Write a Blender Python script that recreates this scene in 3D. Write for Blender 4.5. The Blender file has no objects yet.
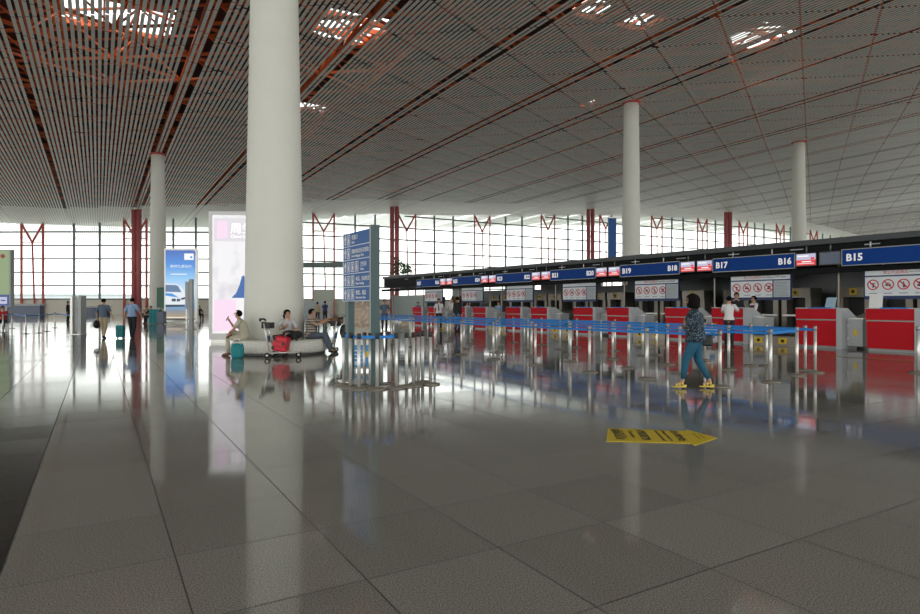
import bpy, math, random
import numpy as np
from mathutils import Vector, Matrix
random.seed(7)
sc = bpy.context.scene
COL = sc.collection
PI = math.pi
# ------------------------------------------------------------------ camera model of the place
F = 613.0; CX = 460.0; HZ = 305.5; CH = 1.38
def gp(px, py):                       # floor point seen at a pixel
    Y = F*CH/(py-HZ); return Vector(((px-CX)/F*Y, Y, 0))
def at(px, Y, z=0.0): return Vector(((px-CX)/F*Y, Y, z))
U = Vector((-.508, .861, 0)); V = Vector((.861, .508, 0))       # building grid
R = Vector((-.5512, .8344, 0)); N = Vector((.8344, .5512, 0))   # check-in row: along, and away
def uv(a, b, z=0): return U*a+V*b+Vector((0, 0, z))
def rn(s, c, z=0): return R*s+N*c+Vector((0, 0, z))
ROWA = math.atan2(-.8344, .5512)
# ------------------------------------------------------------------ materials
MATS = {}
def mat(name, color, rough=.5, metal=0.0, emit=0.0, noise=.06, nscale=8.0, coat=0.0, spec=None, bump=0.0):
    if name in MATS: return MATS[name]
    m = bpy.data.materials.new(name); m.use_nodes = True
    nt = m.node_tree; b = nt.nodes['Principled BSDF']
    c = tuple(color)+(1,)
    b.inputs['Roughness'].default_value = rough; b.inputs['Metallic'].default_value = metal
    if coat: b.inputs['Coat Weight'].default_value = coat
    if spec is not None: b.inputs['Specular IOR Level'].default_value = spec
    if noise:
        tc = nt.nodes.new('ShaderNodeTexCoord'); nz = nt.nodes.new('ShaderNodeTexNoise')
        nz.inputs['Scale'].default_value = nscale; nz.inputs['Detail'].default_value = 3
        nt.links.new(tc.outputs['Object'], nz.inputs['Vector'])
        mx = nt.nodes.new('ShaderNodeMix'); mx.data_type = 'RGBA'
        mx.inputs[6].default_value = tuple(x*(1-noise) for x in color)+(1,)
        mx.inputs[7].default_value = tuple(min(1, x*(1+noise)) for x in color)+(1,)
        nt.links.new(nz.outputs['Fac'], mx.inputs[0]); nt.links.new(mx.outputs[2], b.inputs['Base Color'])
        if bump:
            bp = nt.nodes.new('ShaderNodeBump'); bp.inputs['Strength'].default_value = bump; bp.inputs['Distance'].default_value = .02
            nt.links.new(nz.outputs['Fac'], bp.inputs['Height']); nt.links.new(bp.outputs[0], b.inputs['Normal'])
    else: b.inputs['Base Color'].default_value = c
    if emit:
        b.inputs['Emission Color'].default_value = c; b.inputs['Emission Strength'].default_value = emit
    MATS[name] = m; return m
EM = 0.33                             # strength of a lit white surface
def lit(name, color, k=1.0):          # a backlit surface: little reflected colour of its own
    m = mat(name, color, .3, 0, EM*k, 0); m.node_tree.nodes['Principled BSDF'].inputs['Base Color'].default_value = tuple(x*.15 for x in color)+(1,); return m
mat('steel', (.70, .69, .66), .36, .55); mat('steel_dark', (.22, .23, .23), .4, .6)
mat('brushed', (.26, .235, .20), .38, .5); mat('black', (.012, .012, .013), .5); mat('rubber', (.02, .02, .02), .7)
mat('belt', (.008, .20, .62), .6); mat('counter_red', (.50, .006, .016), .6, spec=.2); mat('counter_grey', (.42, .44, .46), .45)
mat('canopy_black', (.006, .007, .008), .6, spec=.15, noise=.2, nscale=2); mat('canopy_edge', (.05, .06, .065), .5)
mat('sign_blue', (.003, .05, .27), .5, spec=.12); mat('pylon_blue', (.045, .13, .36), .5, spec=.15); mat('pylon_frame', (.055, .10, .105), .5, .1)
mat('white', (.8, .8, .8), .5); mat('board_white', (.76, .80, .84), .6, spec=.2); mat('red_ring', (.6, .02, .03), .5)
mat('dark_navy', (.01, .03, .12), .5); mat('yellow', (.72, .48, .01), .5); mat('column', (.70, .70, .64), .55, nscale=1.5, noise=.04)
mat('granite', (.66, .65, .60), .5, noise=.3, nscale=22); mat('truss_red', (.48, .07, .065), .6); mat('pillar_red', (.48, .13, .14), .6)
mat('truss_orange', (.62, .11, .015), .5, noise=.15); mat('mullion', (.13, .17, .17), .5); mat('parapet', (.68, .65, .56), .8)
mat('slat', (.84, .84, .77), .42, .0, noise=.05, nscale=.6); mat('deck_daylit', (.6, .6, .57), .8); mat('deck', (.055, .016, .011), .8); mat('glass_dark', (.10, .14, .14), .15)
mat('skin', (.50, .27, .18), .5); mat('hair', (.005, .004, .004), .8, spec=.12, noise=.3, nscale=60); mat('apron', (.35, .36, .36), .8)
mat('line_yellow', (.5, .26, .04), .4); mat('plant', (.05, .12, .03), .6, noise=.4); mat('grey_panel', (.16, .20, .19), .3)
mat('screen_blue', (.02, .05, .12), .2)
lit('lit_white', (1, 1, 1)); lit('lit_red', (.9, .03, .05), .8); lit('lit_lav', (.62, .62, .85), .8)
lit('sign_text', (1, 1, 1), .6)
def glass_mat():
    m = bpy.data.materials.new('window_glass'); m.use_nodes = True; nt = m.node_tree; nt.nodes.clear()
    o = nt.nodes.new('ShaderNodeOutputMaterial'); mx = nt.nodes.new('ShaderNodeMixShader')
    t = nt.nodes.new('ShaderNodeBsdfTransparent'); t.inputs[0].default_value = (.93, .97, .96, 1)
    g = nt.nodes.new('ShaderNodeBsdfGlossy'); g.inputs['Roughness'].default_value = .02
    lw = nt.nodes.new('ShaderNodeFresnel'); lw.inputs[0].default_value = 1.25
    nt.links.new(lw.outputs[0], mx.inputs[0]); nt.links.new(t.outputs[0], mx.inputs[1]); nt.links.new(g.outputs[0], mx.inputs[2])
    nt.links.new(mx.outputs[0], o.inputs[0]); MATS['glass'] = m
glass_mat()
def floor_mat(name, base, dark):
    m = bpy.data.materials.new(name); m.use_nodes = True; nt = m.node_tree; b = nt.nodes['Principled BSDF']
    L = nt.links.new; nd = nt.nodes.new
    tc = nd('ShaderNodeTexCoord'); mp = nd('ShaderNodeMapping'); mp.vector_type = 'POINT'
    ang = -math.atan2(U.y, U.x)       # bring the grid's u axis onto x
    mp.inputs['Rotation'].default_value = (0, 0, ang)
    L(tc.outputs['Object'], mp.inputs['Vector'])
    br = nd('ShaderNodeTexBrick'); br.offset = 0; br.squash = 1
    for k, v in (('Scale', 1), ('Mortar Size', .004), ('Mortar Smooth', .1), ('Bias', 0), ('Brick Width', .8), ('Row Height', .8)): br.inputs[k].default_value = v
    br.inputs['Color1'].default_value = (0, 0, 0, 1); br.inputs['Color2'].default_value = (1, 1, 1, 1); br.inputs['Mortar'].default_value = (.5, .5, .5, 1)
    ad = nd('ShaderNodeVectorMath'); ad.inputs[1].default_value = (.3, -.436, 0); L(mp.outputs[0], ad.inputs[0]); L(ad.outputs[0], br.inputs['Vector'])
    nz = nd('ShaderNodeTexNoise'); nz.inputs['Scale'].default_value = 130; nz.inputs['Detail'].default_value = 4; L(tc.outputs['Object'], nz.inputs['Vector'])
    cr = nd('ShaderNodeValToRGB'); cr.color_ramp.elements[0].position = .35; cr.color_ramp.elements[1].position = .68
    cr.color_ramp.elements[0].color = tuple(x*.5 for x in base)+(1,); cr.color_ramp.elements[1].color = tuple(x*1.5 for x in base)+(1,)
    L(nz.outputs['Fac'], cr.inputs[0])
    tone = nd('ShaderNodeMix'); tone.data_type = 'RGBA'; tone.blend_type = 'MULTIPLY'; tone.inputs[0].default_value = 1
    rr = nd('ShaderNodeMapRange'); rr.inputs[3].default_value = .9; rr.inputs[4].default_value = 1.08; L(br.outputs['Color'], rr.inputs[0])
    L(cr.outputs[0], tone.inputs[6]); L(rr.outputs[0], tone.inputs[7])
    mm = nd('ShaderNodeMix'); mm.data_type = 'RGBA'; mm.inputs[7].default_value = tuple(x*.15 for x in base)+(1,)
    L(br.outputs['Fac'], mm.inputs[0]); L(tone.outputs[2], mm.inputs[6]); L(mm.outputs[2], b.inputs['Base Color'])
    r1 = nd('ShaderNodeMapRange'); r1.inputs[3].default_value = dark[0]; r1.inputs[4].default_value = dark[1]; L(br.outputs['Color'], r1.inputs[0])
    rm = nd('ShaderNodeMix'); rm.data_type = 'FLOAT'; rm.inputs[3].default_value = .6; L(br.outputs['Fac'], rm.inputs[0]); L(r1.outputs[0], rm.inputs[2])
    L(rm.outputs[0], b.inputs['Roughness']); b.inputs['IOR'].default_value = 1.55
    MATS[name] = m
floor_mat('floor_granite', (.235, .226, .205), (.05, .10)); floor_mat('floor_dark', (.014, .015, .014), (.10, .16))
def print_mat(name, stops, emit, axis=2, lo=0., hi=1., noise=0, nscale=4, ncol=(1, 1, 1)):   # a printed picture: bands along its height
    m = bpy.data.materials.new(name); m.use_nodes = True; nt = m.node_tree; b = nt.nodes['Principled BSDF']; L = nt.links.new
    tc = nt.nodes.new('ShaderNodeTexCoord'); sp = nt.nodes.new('ShaderNodeSeparateXYZ'); L(tc.outputs['Object'], sp.inputs[0])
    mr = nt.nodes.new('ShaderNodeMapRange'); mr.inputs[1].default_value = lo; mr.inputs[2].default_value = hi; L(sp.outputs[axis], mr.inputs[0])
    cr = nt.nodes.new('ShaderNodeValToRGB'); L(mr.outputs[0], cr.inputs[0])
    e = cr.color_ramp.elements
    e[0].position = stops[0][0]; e[0].color = stops[0][1]+(1,); e[1].position = stops[-1][0]; e[1].color = stops[-1][1]+(1,)
    for p, c in stops[1:-1]: x = e.new(p); x.color = c+(1,)
    out = cr.outputs[0]
    if noise:
        nz = nt.nodes.new('ShaderNodeTexNoise'); nz.inputs['Scale'].default_value = nscale; nz.inputs['Detail'].default_value = 5; L(tc.outputs['Object'], nz.inputs['Vector'])
        st = nt.nodes.new('ShaderNodeMapRange'); st.inputs[1].default_value = .5; st.inputs[2].default_value = .62; st.inputs[4].default_value = noise; L(nz.outputs['Fac'], st.inputs[0])
        mx = nt.nodes.new('ShaderNodeMix'); mx.data_type = 'RGBA'; mx.inputs[7].default_value = ncol+(1,); L(st.outputs[0], mx.inputs[0]); L(out, mx.inputs[6]); out = mx.outputs[2]
    L(out, b.inputs['Emission Color']); b.inputs['Emission Strength'].default_value = EM*emit
    if emit: b.inputs['Base Color'].default_value = (.1, .1, .1, 1)
    else: L(out, b.inputs['Base Color'])
    b.inputs['Roughness'].default_value = .3; MATS[name] = m
def pattern_mat(name, base, dot, scale, thr):
    m = bpy.data.materials.new(name); m.use_nodes = True; nt = m.node_tree; b = nt.nodes['Principled BSDF']; L = nt.links.new
    tc = nt.nodes.new('ShaderNodeTexCoord'); vo = nt.nodes.new('ShaderNodeTexVoronoi'); vo.inputs['Scale'].default_value = scale
    L(tc.outputs['Object'], vo.inputs['Vector']); lt = nt.nodes.new('ShaderNodeMath'); lt.operation = 'LESS_THAN'; lt.inputs[1].default_value = thr
    L(vo.outputs['Distance'], lt.inputs[0]); mx = nt.nodes.new('ShaderNodeMix'); mx.data_type = 'RGBA'
    mx.inputs[6].default_value = base+(1,); mx.inputs[7].default_value = dot+(1,); L(lt.outputs[0], mx.inputs[0]); L(mx.outputs[2], b.inputs['Base Color'])
    b.inputs['Roughness'].default_value = .8; MATS[name] = m
def stripe_mat(name, c1, c2, period, duty):
    m = bpy.data.materials.new(name); m.use_nodes = True; nt = m.node_tree; b = nt.nodes['Principled BSDF']; L = nt.links.new
    tc = nt.nodes.new('ShaderNodeTexCoord'); sp = nt.nodes.new('ShaderNodeSeparateXYZ'); L(tc.outputs['Object'], sp.inputs[0])
    mo = nt.nodes.new('ShaderNodeMath'); mo.operation = 'MODULO'; mo.inputs[1].default_value = period; L(sp.outputs[2], mo.inputs[0])
    lt = nt.nodes.new('ShaderNodeMath'); lt.operation = 'LESS_THAN'; lt.inputs[1].default_value = period*duty; L(mo.outputs[0], lt.inputs[0])
    mx = nt.nodes.new('ShaderNodeMix'); mx.data_type = 'RGBA'; mx.inputs[6].default_value = c1+(1,); mx.inputs[7].default_value = c2+(1,)
    L(lt.outputs[0], mx.inputs[0]); L(mx.outputs[2], b.inputs['Base Color']); b.inputs['Roughness'].default_value = .85; MATS[name] = m
pattern_mat('blouse_print', (.008, .02, .042), (.28, .38, .42), 46, .27)
stripe_mat('striped_shirt', (.42, .36, .30), (.06, .04, .04), .075, .35)
# ------------------------------------------------------------------ mesh helper
class MB:
    def __init__(s): s.v = []; s.f = []; s.m = []; s.mats = []; s.sm = []
    def _mi(s, m):
        if m not in s.mats: s.mats.append(m)
        return s.mats.index(m)
    def add(s, vs, fs, m, smooth=False):
        o = len(s.v); s.v += [tuple(v) for v in vs]; i = s._mi(m)
        for f in fs: s.f.append(tuple(o+k for k in f)); s.m.append(i); s.sm.append(smooth)
        return s
    def box(s, c, d, m, M=None):       # centre, full size
        x, y, z = d[0]/2, d[1]/2, d[2]/2
        vs = [Vector((sx*x, sy*y, sz*z)) for sz in (-1, 1) for sy in (-1, 1) for sx in (-1, 1)]
        vs = [((M @ v) if M else v)+Vector(c) for v in vs]
        return s.add(vs, [(0, 2, 3, 1), (4, 5, 7, 6), (0, 1, 5, 4), (2, 6, 7, 3), (0, 4, 6, 2), (1, 3, 7, 5)], m)
    def b2(s, p, q, m):                # box between two corners
        return s.box([(p[i]+q[i])/2 for i in range(3)], [abs(q[i]-p[i]) for i in range(3)], m)
    def bar(s, a, b, w, h, m, up=Vector((0, 0, 1))):
        a, b = Vector(a), Vector(b); d = (b-a).normalized()
        if abs(d.dot(up)) > .98: up = Vector((0, 1, 0))
        x = d.cross(up).normalized()*w/2; y = x.cross(d).normalized()*h/2
        vs = [a-x-y, a+x-y, a+x+y, a-x+y, b-x-y, b+x-y, b+x+y, b-x+y]
        return s.add(vs, [(0, 1, 2, 3), (7, 6, 5, 4), (0, 4, 5, 1), (1, 5, 6, 2), (2, 6, 7, 3), (3, 7, 4, 0)], m)
    def tube(s, pts, rad, m, n=10, side=None, smooth=True, cap=True):
        pts = [Vector(p) for p in pts]; k = len(pts)
        if not isinstance(rad, (list, tuple)): rad = [rad]*k
        ref = Vector(side) if side is not None else None; vs = []; prev = None
        for i, p in enumerate(pts):
            d = (pts[min(i+1, k-1)]-pts[max(i-1, 0)])
            d = d.normalized() if d.length > 1e-9 else Vector((0, 0, 1))
            r0 = ref if ref is not None else (prev if prev is not None else (Vector((1, 0, 0)) if abs(d.x) < .9 else Vector((0, 1, 0))))
            x = (r0-d*r0.dot(d))
            if x.length < 1e-4: x = d.orthogonal()
            x.normalize(); y = d.cross(x); prev = x
            ra, rb = rad[i] if isinstance(rad[i], (list, tuple)) else (rad[i], rad[i])
            for j in range(n):
                t = 2*PI*j/n; vs.append(p+x*ra*math.cos(t)+y*rb*math.sin(t))
        fs = [(i*n+j, i*n+(j+1) % n, (i+1)*n+(j+1) % n, (i+1)*n+j) for i in range(k-1) for j in range(n)]
        if cap: fs += [tuple(range(n))[::-1], tuple((k-1)*n+j for j in range(n))]
        return s.add(vs, fs, m, smooth)
    def lathe(s, prof, m, c=(0, 0, 0), n=24, smooth=True):
        c = Vector(c); vs = []; k = len(prof)
        for r, z in prof:
            for j in range(n): t = 2*PI*j/n; vs.append(c+Vector((r*math.cos(t), r*math.sin(t), z)))
        fs = [(i*n+j, i*n+(j+1) % n, (i+1)*n+(j+1) % n, (i+1)*n+j) for i in range(k-1) for j in range(n)]
        fs += [tuple(range(n))[::-1], tuple((k-1)*n+j for j in range(n))]
        return s.add(vs, fs, m, smooth)
    def ell(s, c, r, m, M=None, nu=12, nv=8, drop=None):
        vs = []; fs = []; c = Vector(c)
        loc = []
        for i in range(nv+1):
            ph = PI*i/nv
            for j in range(nu):
                t = 2*PI*j/nu; q = Vector((math.sin(ph)*math.cos(t), math.sin(ph)*math.sin(t), math.cos(ph))); loc.append(q)
                w = Vector((q.x*r[0], q.y*r[1], q.z*r[2])); vs.append(c+((M @ w) if M else w))
        for i in range(nv):
            for j in range(nu):
                f = (i*nu+j, (i+1)*nu+j, (i+1)*nu+(j+1) % nu, i*nu+(j+1) % nu)
                if drop and drop(sum((loc[k] for k in f), Vector())/4): continue
                fs.append(f)
        return s.add(vs, fs, m, True)
    def quad(s, a, b, c, d, m): return s.add([a, b, c, d], [(0, 1, 2, 3)], m)
    def prism(s, poly, y0, y1, m):     # polygon in xz extruded along y
        n = len(poly); vs = [(x, y0, z) for x, z in poly]+[(x, y1, z) for x, z in poly]
        fs = [tuple(range(n)), tuple(range(2*n-1, n-1, -1))]+[(i, i+n, (i+1) % n+n, (i+1) % n) for i in range(n)]
        return s.add(vs, fs, m)
    def build(s, name, parent=None, label=None):
        me = bpy.data.meshes.new(name); me.from_pydata(s.v, [], s.f)
        for m in s.mats: me.materials.append(MATS[m])
        me.polygons.foreach_set('material_index', s.m); me.polygons.foreach_set('use_smooth', s.sm); me.update()
        o = bpy.data.objects.new(name, me); COL.objects.link(o)
        if parent: o.parent = parent
        if label: o['label'] = label
        return o
def tag(o, label=None, cat=None, group=None, kind=None):
    if label: o['label'] = label
    if cat: o['category'] = cat
    if group: o['group'] = group
    if kind: o['kind'] = kind
    return o
def thing(name, label, cat, loc=(0, 0, 0), rz=0, group=None):
    o = bpy.data.objects.new(name, None); COL.objects.link(o); o.location = loc; o.rotation_euler = (0, 0, rz)
    o.empty_display_size = .2
    return tag(o, label, cat, group)
def copy_tree(o, parent=None, skip=None):
    c = o.copy(); COL.objects.link(c)
    if parent: c.parent = parent
    for ch in o.children:
        if not (skip and ch.name.startswith(skip)): copy_tree(ch, c, skip)
    return c
DG = None
def text(name, body, size, loc, m, parent, rot=(PI/2, 0, 0), ext=.002, align='LEFT', sx=1.0, bold=0):
    cu = bpy.data.curves.new('t', 'FONT'); cu.body = body; cu.size = size; cu.extrude = ext; cu.align_x = align; cu.resolution_u = 2; cu.offset = bold
    o = bpy.data.objects.new('t', cu); COL.objects.link(o); bpy.context.view_layer.update()
    me = bpy.data.meshes.new_from_object(o.evaluated_get(bpy.context.evaluated_depsgraph_get()))
    bpy.data.objects.remove(o); me.materials.clear(); me.materials.append(MATS[m])
    t = bpy.data.objects.new(name, me); COL.objects.link(t); t.parent = parent; t.location = loc; t.rotation_euler = rot; t.scale = (sx, 1, 1)
    return t
ORD = ['first', 'second', 'third', 'fourth', 'fifth', 'sixth', 'seventh', 'eighth', 'ninth', 'tenth', 'eleventh', 'twelfth', 'thirteenth', 'fourteenth', 'fifteenth', 'sixteenth', 'seventeenth', 'eighteenth']
# ------------------------------------------------------------------ roof height
FB = [(-60, 13.2), (-8, 14.3), (5, 14.7), (33, 16.4), (47, 17.3), (67, 18.2), (80, 19.6), (110, 21.7), (160, 23.1), (190, 21.5), (260, 15)]
_xs = np.array([p[0] for p in FB], float); _ys = np.array([p[1] for p in FB], float)
_gx = np.arange(-60, 260, .5); _gy = np.interp(_gx, _xs, _ys); _k = np.ones(31)/31
_gy = np.convolve(np.pad(_gy, 15, mode='edge'), _k, 'valid')
def RZ(a, b): return np.interp(b, _gx, _gy)-.0001*np.asarray(a)**2+CH
# ------------------------------------------------------------------ floor, outside ground
AN = [(-125, 104), (-106, 101), (-84.5, 99), (-67.8, 98), (-51.5, 98), (-36.9, 98.8), (-23.2, 103.7)]   # glass wall: centres of the V frames
p0 = uv(100, 47.5)
for i in range(11): q = uv(100, 47.5+16*i); AN.append((q.x, q.y))
AN = [Vector((x, y, 0)) for x, y in AN]
fb = MB(); poly = [Vector((-125, -25, 0))]+AN+[Vector((AN[-1].x, -25, 0))]
fb.add(poly, [tuple(range(len(poly)))[::-1]], 'floor_granite')
tag(fb.build('floor'), kind='structure')
st = MB(); st.add([uv(-10, -.436, .003), uv(60, -.436, .003), uv(60, -8.436, .003), uv(-10, -8.436, .003)], [(0, 1, 2, 3)], 'floor_dark')
tag(st.build('floor_inlay_strip'), kind='structure')
og = MB(); mat('apron_ground', (.5, .5, .48), .9); og.add([(-700, 60, -.3), (900, 60, -.3), (900, 1500, -.3), (-700, 1500, -.3)], [(0, 1, 2, 3)], 'apron_ground')
tag(og.build('ground_outside'), kind='structure')
ln = MB(); a0, a1 = 3, 47
ln.add([rn(a0, 17.55, .004), rn(a1, 17.55, .004), rn(a1, 17.67, .004), rn(a0, 17.67, .004)], [(0, 3, 2, 1)], 'line_yellow')
tag(ln.build('queue_line'), 'thin yellow floor line running along the front of the check-in counters', 'floor line')
# ------------------------------------------------------------------ slatted ceiling
DB = [-20.0, -12.0, -4.5, 4.9, 12.6, 21.0, 29.0, 36.6, 44, 52, 60, 67.5, 77, 87, 97, 107, 117, 127, 137, 147, 157, 167, 177, 187, 197]
def slats():
    vs = []; fs = []; nv = 0
    pitch = .31; w = .18; th = .012; gap = .05
    P = 3.95
    b = -30.0
    while b < 215:
        b += pitch
        if any(abs(abs(b-d)-.55) < .15 for d in DB): continue
        ku = (-.870, .492); cuts = []
        # crossings with the w family and with the x family
        q0 = -.65
        lo, hi = 5.0, 138.0-22*min(1, max(0, (b-25)/25))
        for nrm, off in ((ku, q0), ((.861, .508), 38.3)):
            c1 = (nrm[0]*lo+nrm[1]*b-off)/P; c2 = (nrm[0]*hi+nrm[1]*b-off)/P
            for j in range(math.ceil(min(c1, c2)), math.floor(max(c1, c2))+1): cuts.append((off+j*P-nrm[1]*b)/nrm[0])
        cuts = sorted(cuts); seq = [-25.0, -10.0, lo]+cuts+[hi]
        A = np.array(seq); s = A[:-1].copy(); e = A[1:].copy(); s[3:] += gap; e[2:-1] -= gap
        ok = e-s > .1; s, e = s[ok], e[ok]; n = len(s)
        zs = RZ(s, b); ze = RZ(e, b)
        for (aa, zz) in ((s, zs), (e, ze)):
            pass
        V8 = np.zeros((n, 8, 3))
        for idx, (aa, db, dz) in enumerate(((s, -w/2, 0), (s, w/2, 0), (s, w/2, th), (s, -w/2, th), (e, -w/2, 0), (e, w/2, 0), (e, w/2, th), (e, -w/2, th))):
            zz = (zs if idx < 4 else ze)+dz
            V8[:, idx, 0] = U.x*aa+V.x*(b+db); V8[:, idx, 1] = U.y*aa+V.y*(b+db); V8[:, idx, 2] = zz
        vs.append(V8.reshape(-1, 3))
        base = np.array([(0, 4, 5, 1), (1, 5, 6, 2), (3, 2, 6, 7), (0, 3, 7, 4), (0, 1, 2, 3), (4, 7, 6, 5)])
        fs.append((base[None]+(np.arange(n)*8+nv)[:, None, None]).reshape(-1, 4)); nv += n*8
    vv = np.concatenate(vs); ff = np.concatenate(fs)
    me = bpy.data.meshes.new('ceiling'); me.vertices.add(len(vv)); me.vertices.foreach_set('co', vv.ravel())
    me.loops.add(ff.size); me.loops.foreach_set('vertex_index', ff.ravel().astype(np.int32)); me.polygons.add(len(ff))
    me.polygons.foreach_set('loop_start', np.arange(0, ff.size, 4, dtype=np.int32)); me.polygons.foreach_set('use_smooth', [False]*len(ff)); me.update(calc_edges=True)
    me.materials.append(MATS['slat']); o = bpy.data.objects.new('ceiling', me); COL.objects.link(o); tag(o, kind='structure')
slats()
# roof deck with skylight openings
SKY = [(104, 14, 3), (350, 28, 2), (368, 40, 1), (600, 10, 1), (745, 40, 2), (595, 103, 1), (306, 106, 1), (640, 20, 1)]
def sky_ab(px, py):
    z = 19.0
    for _ in range(6):
        Y = F*(z-CH)/(HZ-py); X = (px-CX)/F*Y; a = X*U.x+Y*U.y; b = X*V.x+Y*V.y; z = float(RZ(a, b))+2.8
    return a, b
holes = [(sky_ab(x, y), n) for x, y, n in SKY]
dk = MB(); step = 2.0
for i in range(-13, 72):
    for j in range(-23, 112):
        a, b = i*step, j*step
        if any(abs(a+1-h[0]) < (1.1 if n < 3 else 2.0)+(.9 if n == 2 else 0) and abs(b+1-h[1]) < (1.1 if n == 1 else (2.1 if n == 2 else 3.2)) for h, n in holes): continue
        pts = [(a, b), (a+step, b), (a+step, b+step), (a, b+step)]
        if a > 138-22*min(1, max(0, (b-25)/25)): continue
        dk.add([uv(x, y, float(RZ(x, y))+3.0) for x, y in pts], [(0, 1, 2, 3)], 'deck_daylit' if a > 119-19*min(1, max(0, (b+8)/50)) else 'deck')  # beyond the glass a paler deck colour carries the overhang's daylight
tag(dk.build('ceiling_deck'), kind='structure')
# space frame between slats and deck
tr = MB(); P2 = 3.95
wd = Vector((.501, .866, 0))
def node(i, j): p = U*(i*4.56)+wd*(j*4.56)+Vector((18.3, 33, 0)); return p
def rz(p): return float(RZ(p.dot(U), p.dot(V)))
def vis(p): return 8 < p.y < 90 and -.95 < (p.x)/max(p.y, 1) < .95 and p.dot(V) > -24 and p.dot(V) < 85 and p.dot(U) < 95
dn = 0
for i in range(-25, 30):
    for j in range(-25, 30):
        p = node(i, j)
        if not vis(p): continue
        lowp = Vector((p.x, p.y, rz(p)+.45)); nb = [node(i+1, j), node(i, j+1), node(i+1, j-1)]
        up = (p+nb[0]+nb[1])/3; upp = Vector((up.x, up.y, rz(up)+2.75)); r = .075
        for q in nb: tr.bar(lowp, (q.x, q.y, rz(q)+.45), .14, .14, 'truss_orange')
        for q in (p, nb[0], nb[1]): tr.bar((q.x, q.y, rz(q)+.45), upp, .10, .10, 'truss_orange')
        for di, dj in ((1, 0), (0, 1), (1, -1)):
            q = (node(i+di, j+dj)+node(i+di+1, j+dj)+node(i+di, j+dj+1))/3; tr.bar(upp, (q.x, q.y, rz(q)+2.75), .12, .12, 'truss_orange')
tag(tr.build('ceiling_space_frame'), kind='structure')
for (a, b), n in holes:               # orange kerb round each skylight
    k = MB(); h = 1.2 if n == 1 else (2.2 if n == 2 else 3.2); h2 = 1.2 if n < 3 else 2.2
    for s_ in (-1, 1):
        k.bar(uv(a-h2, b+s_*h, float(RZ(a, b))+2.85), uv(a+h2, b+s_*h, float(RZ(a, b))+2.85), .14, .35, 'truss_orange')
        k.bar(uv(a+s_*h2, b-h, float(RZ(a, b))+2.85), uv(a+s_*h2, b+h, float(RZ(a, b))+2.85), .14, .35, 'truss_orange')
    k.bar(uv(a-h2, b, float(RZ(a, b))+2.85), uv(a+h2, b, float(RZ(a, b))+2.85), .1, .15, 'truss_orange')
    o = tag(k.build('ceiling_skylight_frame'), kind='structure')
# ------------------------------------------------------------------ glass wall
def wall_top(p): return rz(p)+.0
nW = 0
for i in range(len(AN)-1):
    A, B = AN[i], AN[i+1]; nW += 1
    d = (B-A); L = d.length; d.normalize(); nrm = Vector((d.y, -d.x, 0))
    win = MB(); zt = (wall_top(A)+wall_top(B))/2
    win.add([A+Vector((0, 0, 2.3)), B+Vector((0, 0, 2.3)), B+Vector((0, 0, wall_top(B)+.1)), A+Vector((0, 0, wall_top(A)+.1))], [(0, 1, 2, 3)], 'glass')
    w = tag(win.build('window_%d' % nW), kind='structure')
    fr = MB()
    for k in (1, 2):
        t = 2+(L-4)*k/3; p = A+d*t; fr.bar(p, p+Vector((0, 0, wall_top(p))), .24, .3, 'mullion', up=nrm)
    k = 0
    while True:
        z = 2.4+2.15*k
        if z > min(wall_top(A), wall_top(B)): break
        fr.bar(A+Vector((0, 0, z)), B+Vector((0, 0, z)), .25, .22, 'mullion'); k += 1
    o = fr.build('mullion', w); o['label'] = 'grey mullion grid'
    bb = MB(); off = nrm*.3
    bb.bar(A+off+Vector((0, 0, 1.15)), B+off+Vector((0, 0, 1.15)), .5, 2.3, 'parapet'); bb.bar(A+off+Vector((0, 0, 2.38)), B+off+Vector((0, 0, 2.38)), .62, .1, 'mullion')
    tag(bb.build('wall_back'), kind='structure')
for i, A in enumerate(AN[2:], 0):
    j = i+2
    d = ((AN[min(j+1, len(AN)-1)]-AN[j-1])).normalized(); nrm = Vector((d.y, -d.x, 0))
    if A.x > 130: continue
    v = thing('truss_frame', 'red steel frame with a V-shaped head against the back glass wall, %s from the left' % ORD[i], 'steel frame', A+nrm*.8)
    zt = wall_top(A)+.3; w = .26; h = 1.75
    for s_ in (-1, 1):
        MB().bar(d*h*s_+Vector((0, 0, 0)), d*h*s_+Vector((0, 0, zt)), w, w, 'truss_red').build('post', v)
        MB().bar(d*h*s_+Vector((0, 0, zt-.2)), Vector((0, 0, zt-3.2)), w*.9, w*.9, 'truss_red').build('brace', v)
    m = MB(); m.bar((0, 0, zt-3.2), d*.4, .2, .2, 'truss_red')
    m.build('centre_strut', v)
    m = MB()
    for z in (zt-3.2,): m.bar(d*h*-1+Vector((0, 0, z)), d*h+Vector((0, 0, z)), .12, .12, 'truss_red')
    m.build('cross_rail', v)
for px, Y, w, nm in ((136.5, 88, 1.3, 'behind the far pale column on the left'), (394.5, 100, 1.4, 'above the far left end of the check-in canopy'), (590.5, 121, 1.5, 'left of the tall blue banner'), (728, 140, 1.7, 'rising above the sign reading B17')):
    p = at(px, Y); z = rz(p)
    t = thing('pillar', 'thick dusky red steel pillar near the glass wall, '+nm, 'pillar', p)
    m = MB(); m.tube([(-w*.28, 0, 0), (-w*.28, 0, z)], w*.26, 'pillar_red', 12); m.build('shaft', t)
    m = MB(); m.tube([(w*.28, 0, 0), (w*.28, 0, z)], w*.26, 'pillar_red', 12); m.build('shaft', t)
    m = MB()
    k = 3
    while k < z-1: m.box((0, 0, k), (w*.8, w*.3, .3), 'pillar_red'); k += 3
    m.build('web_plate', t)
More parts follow.
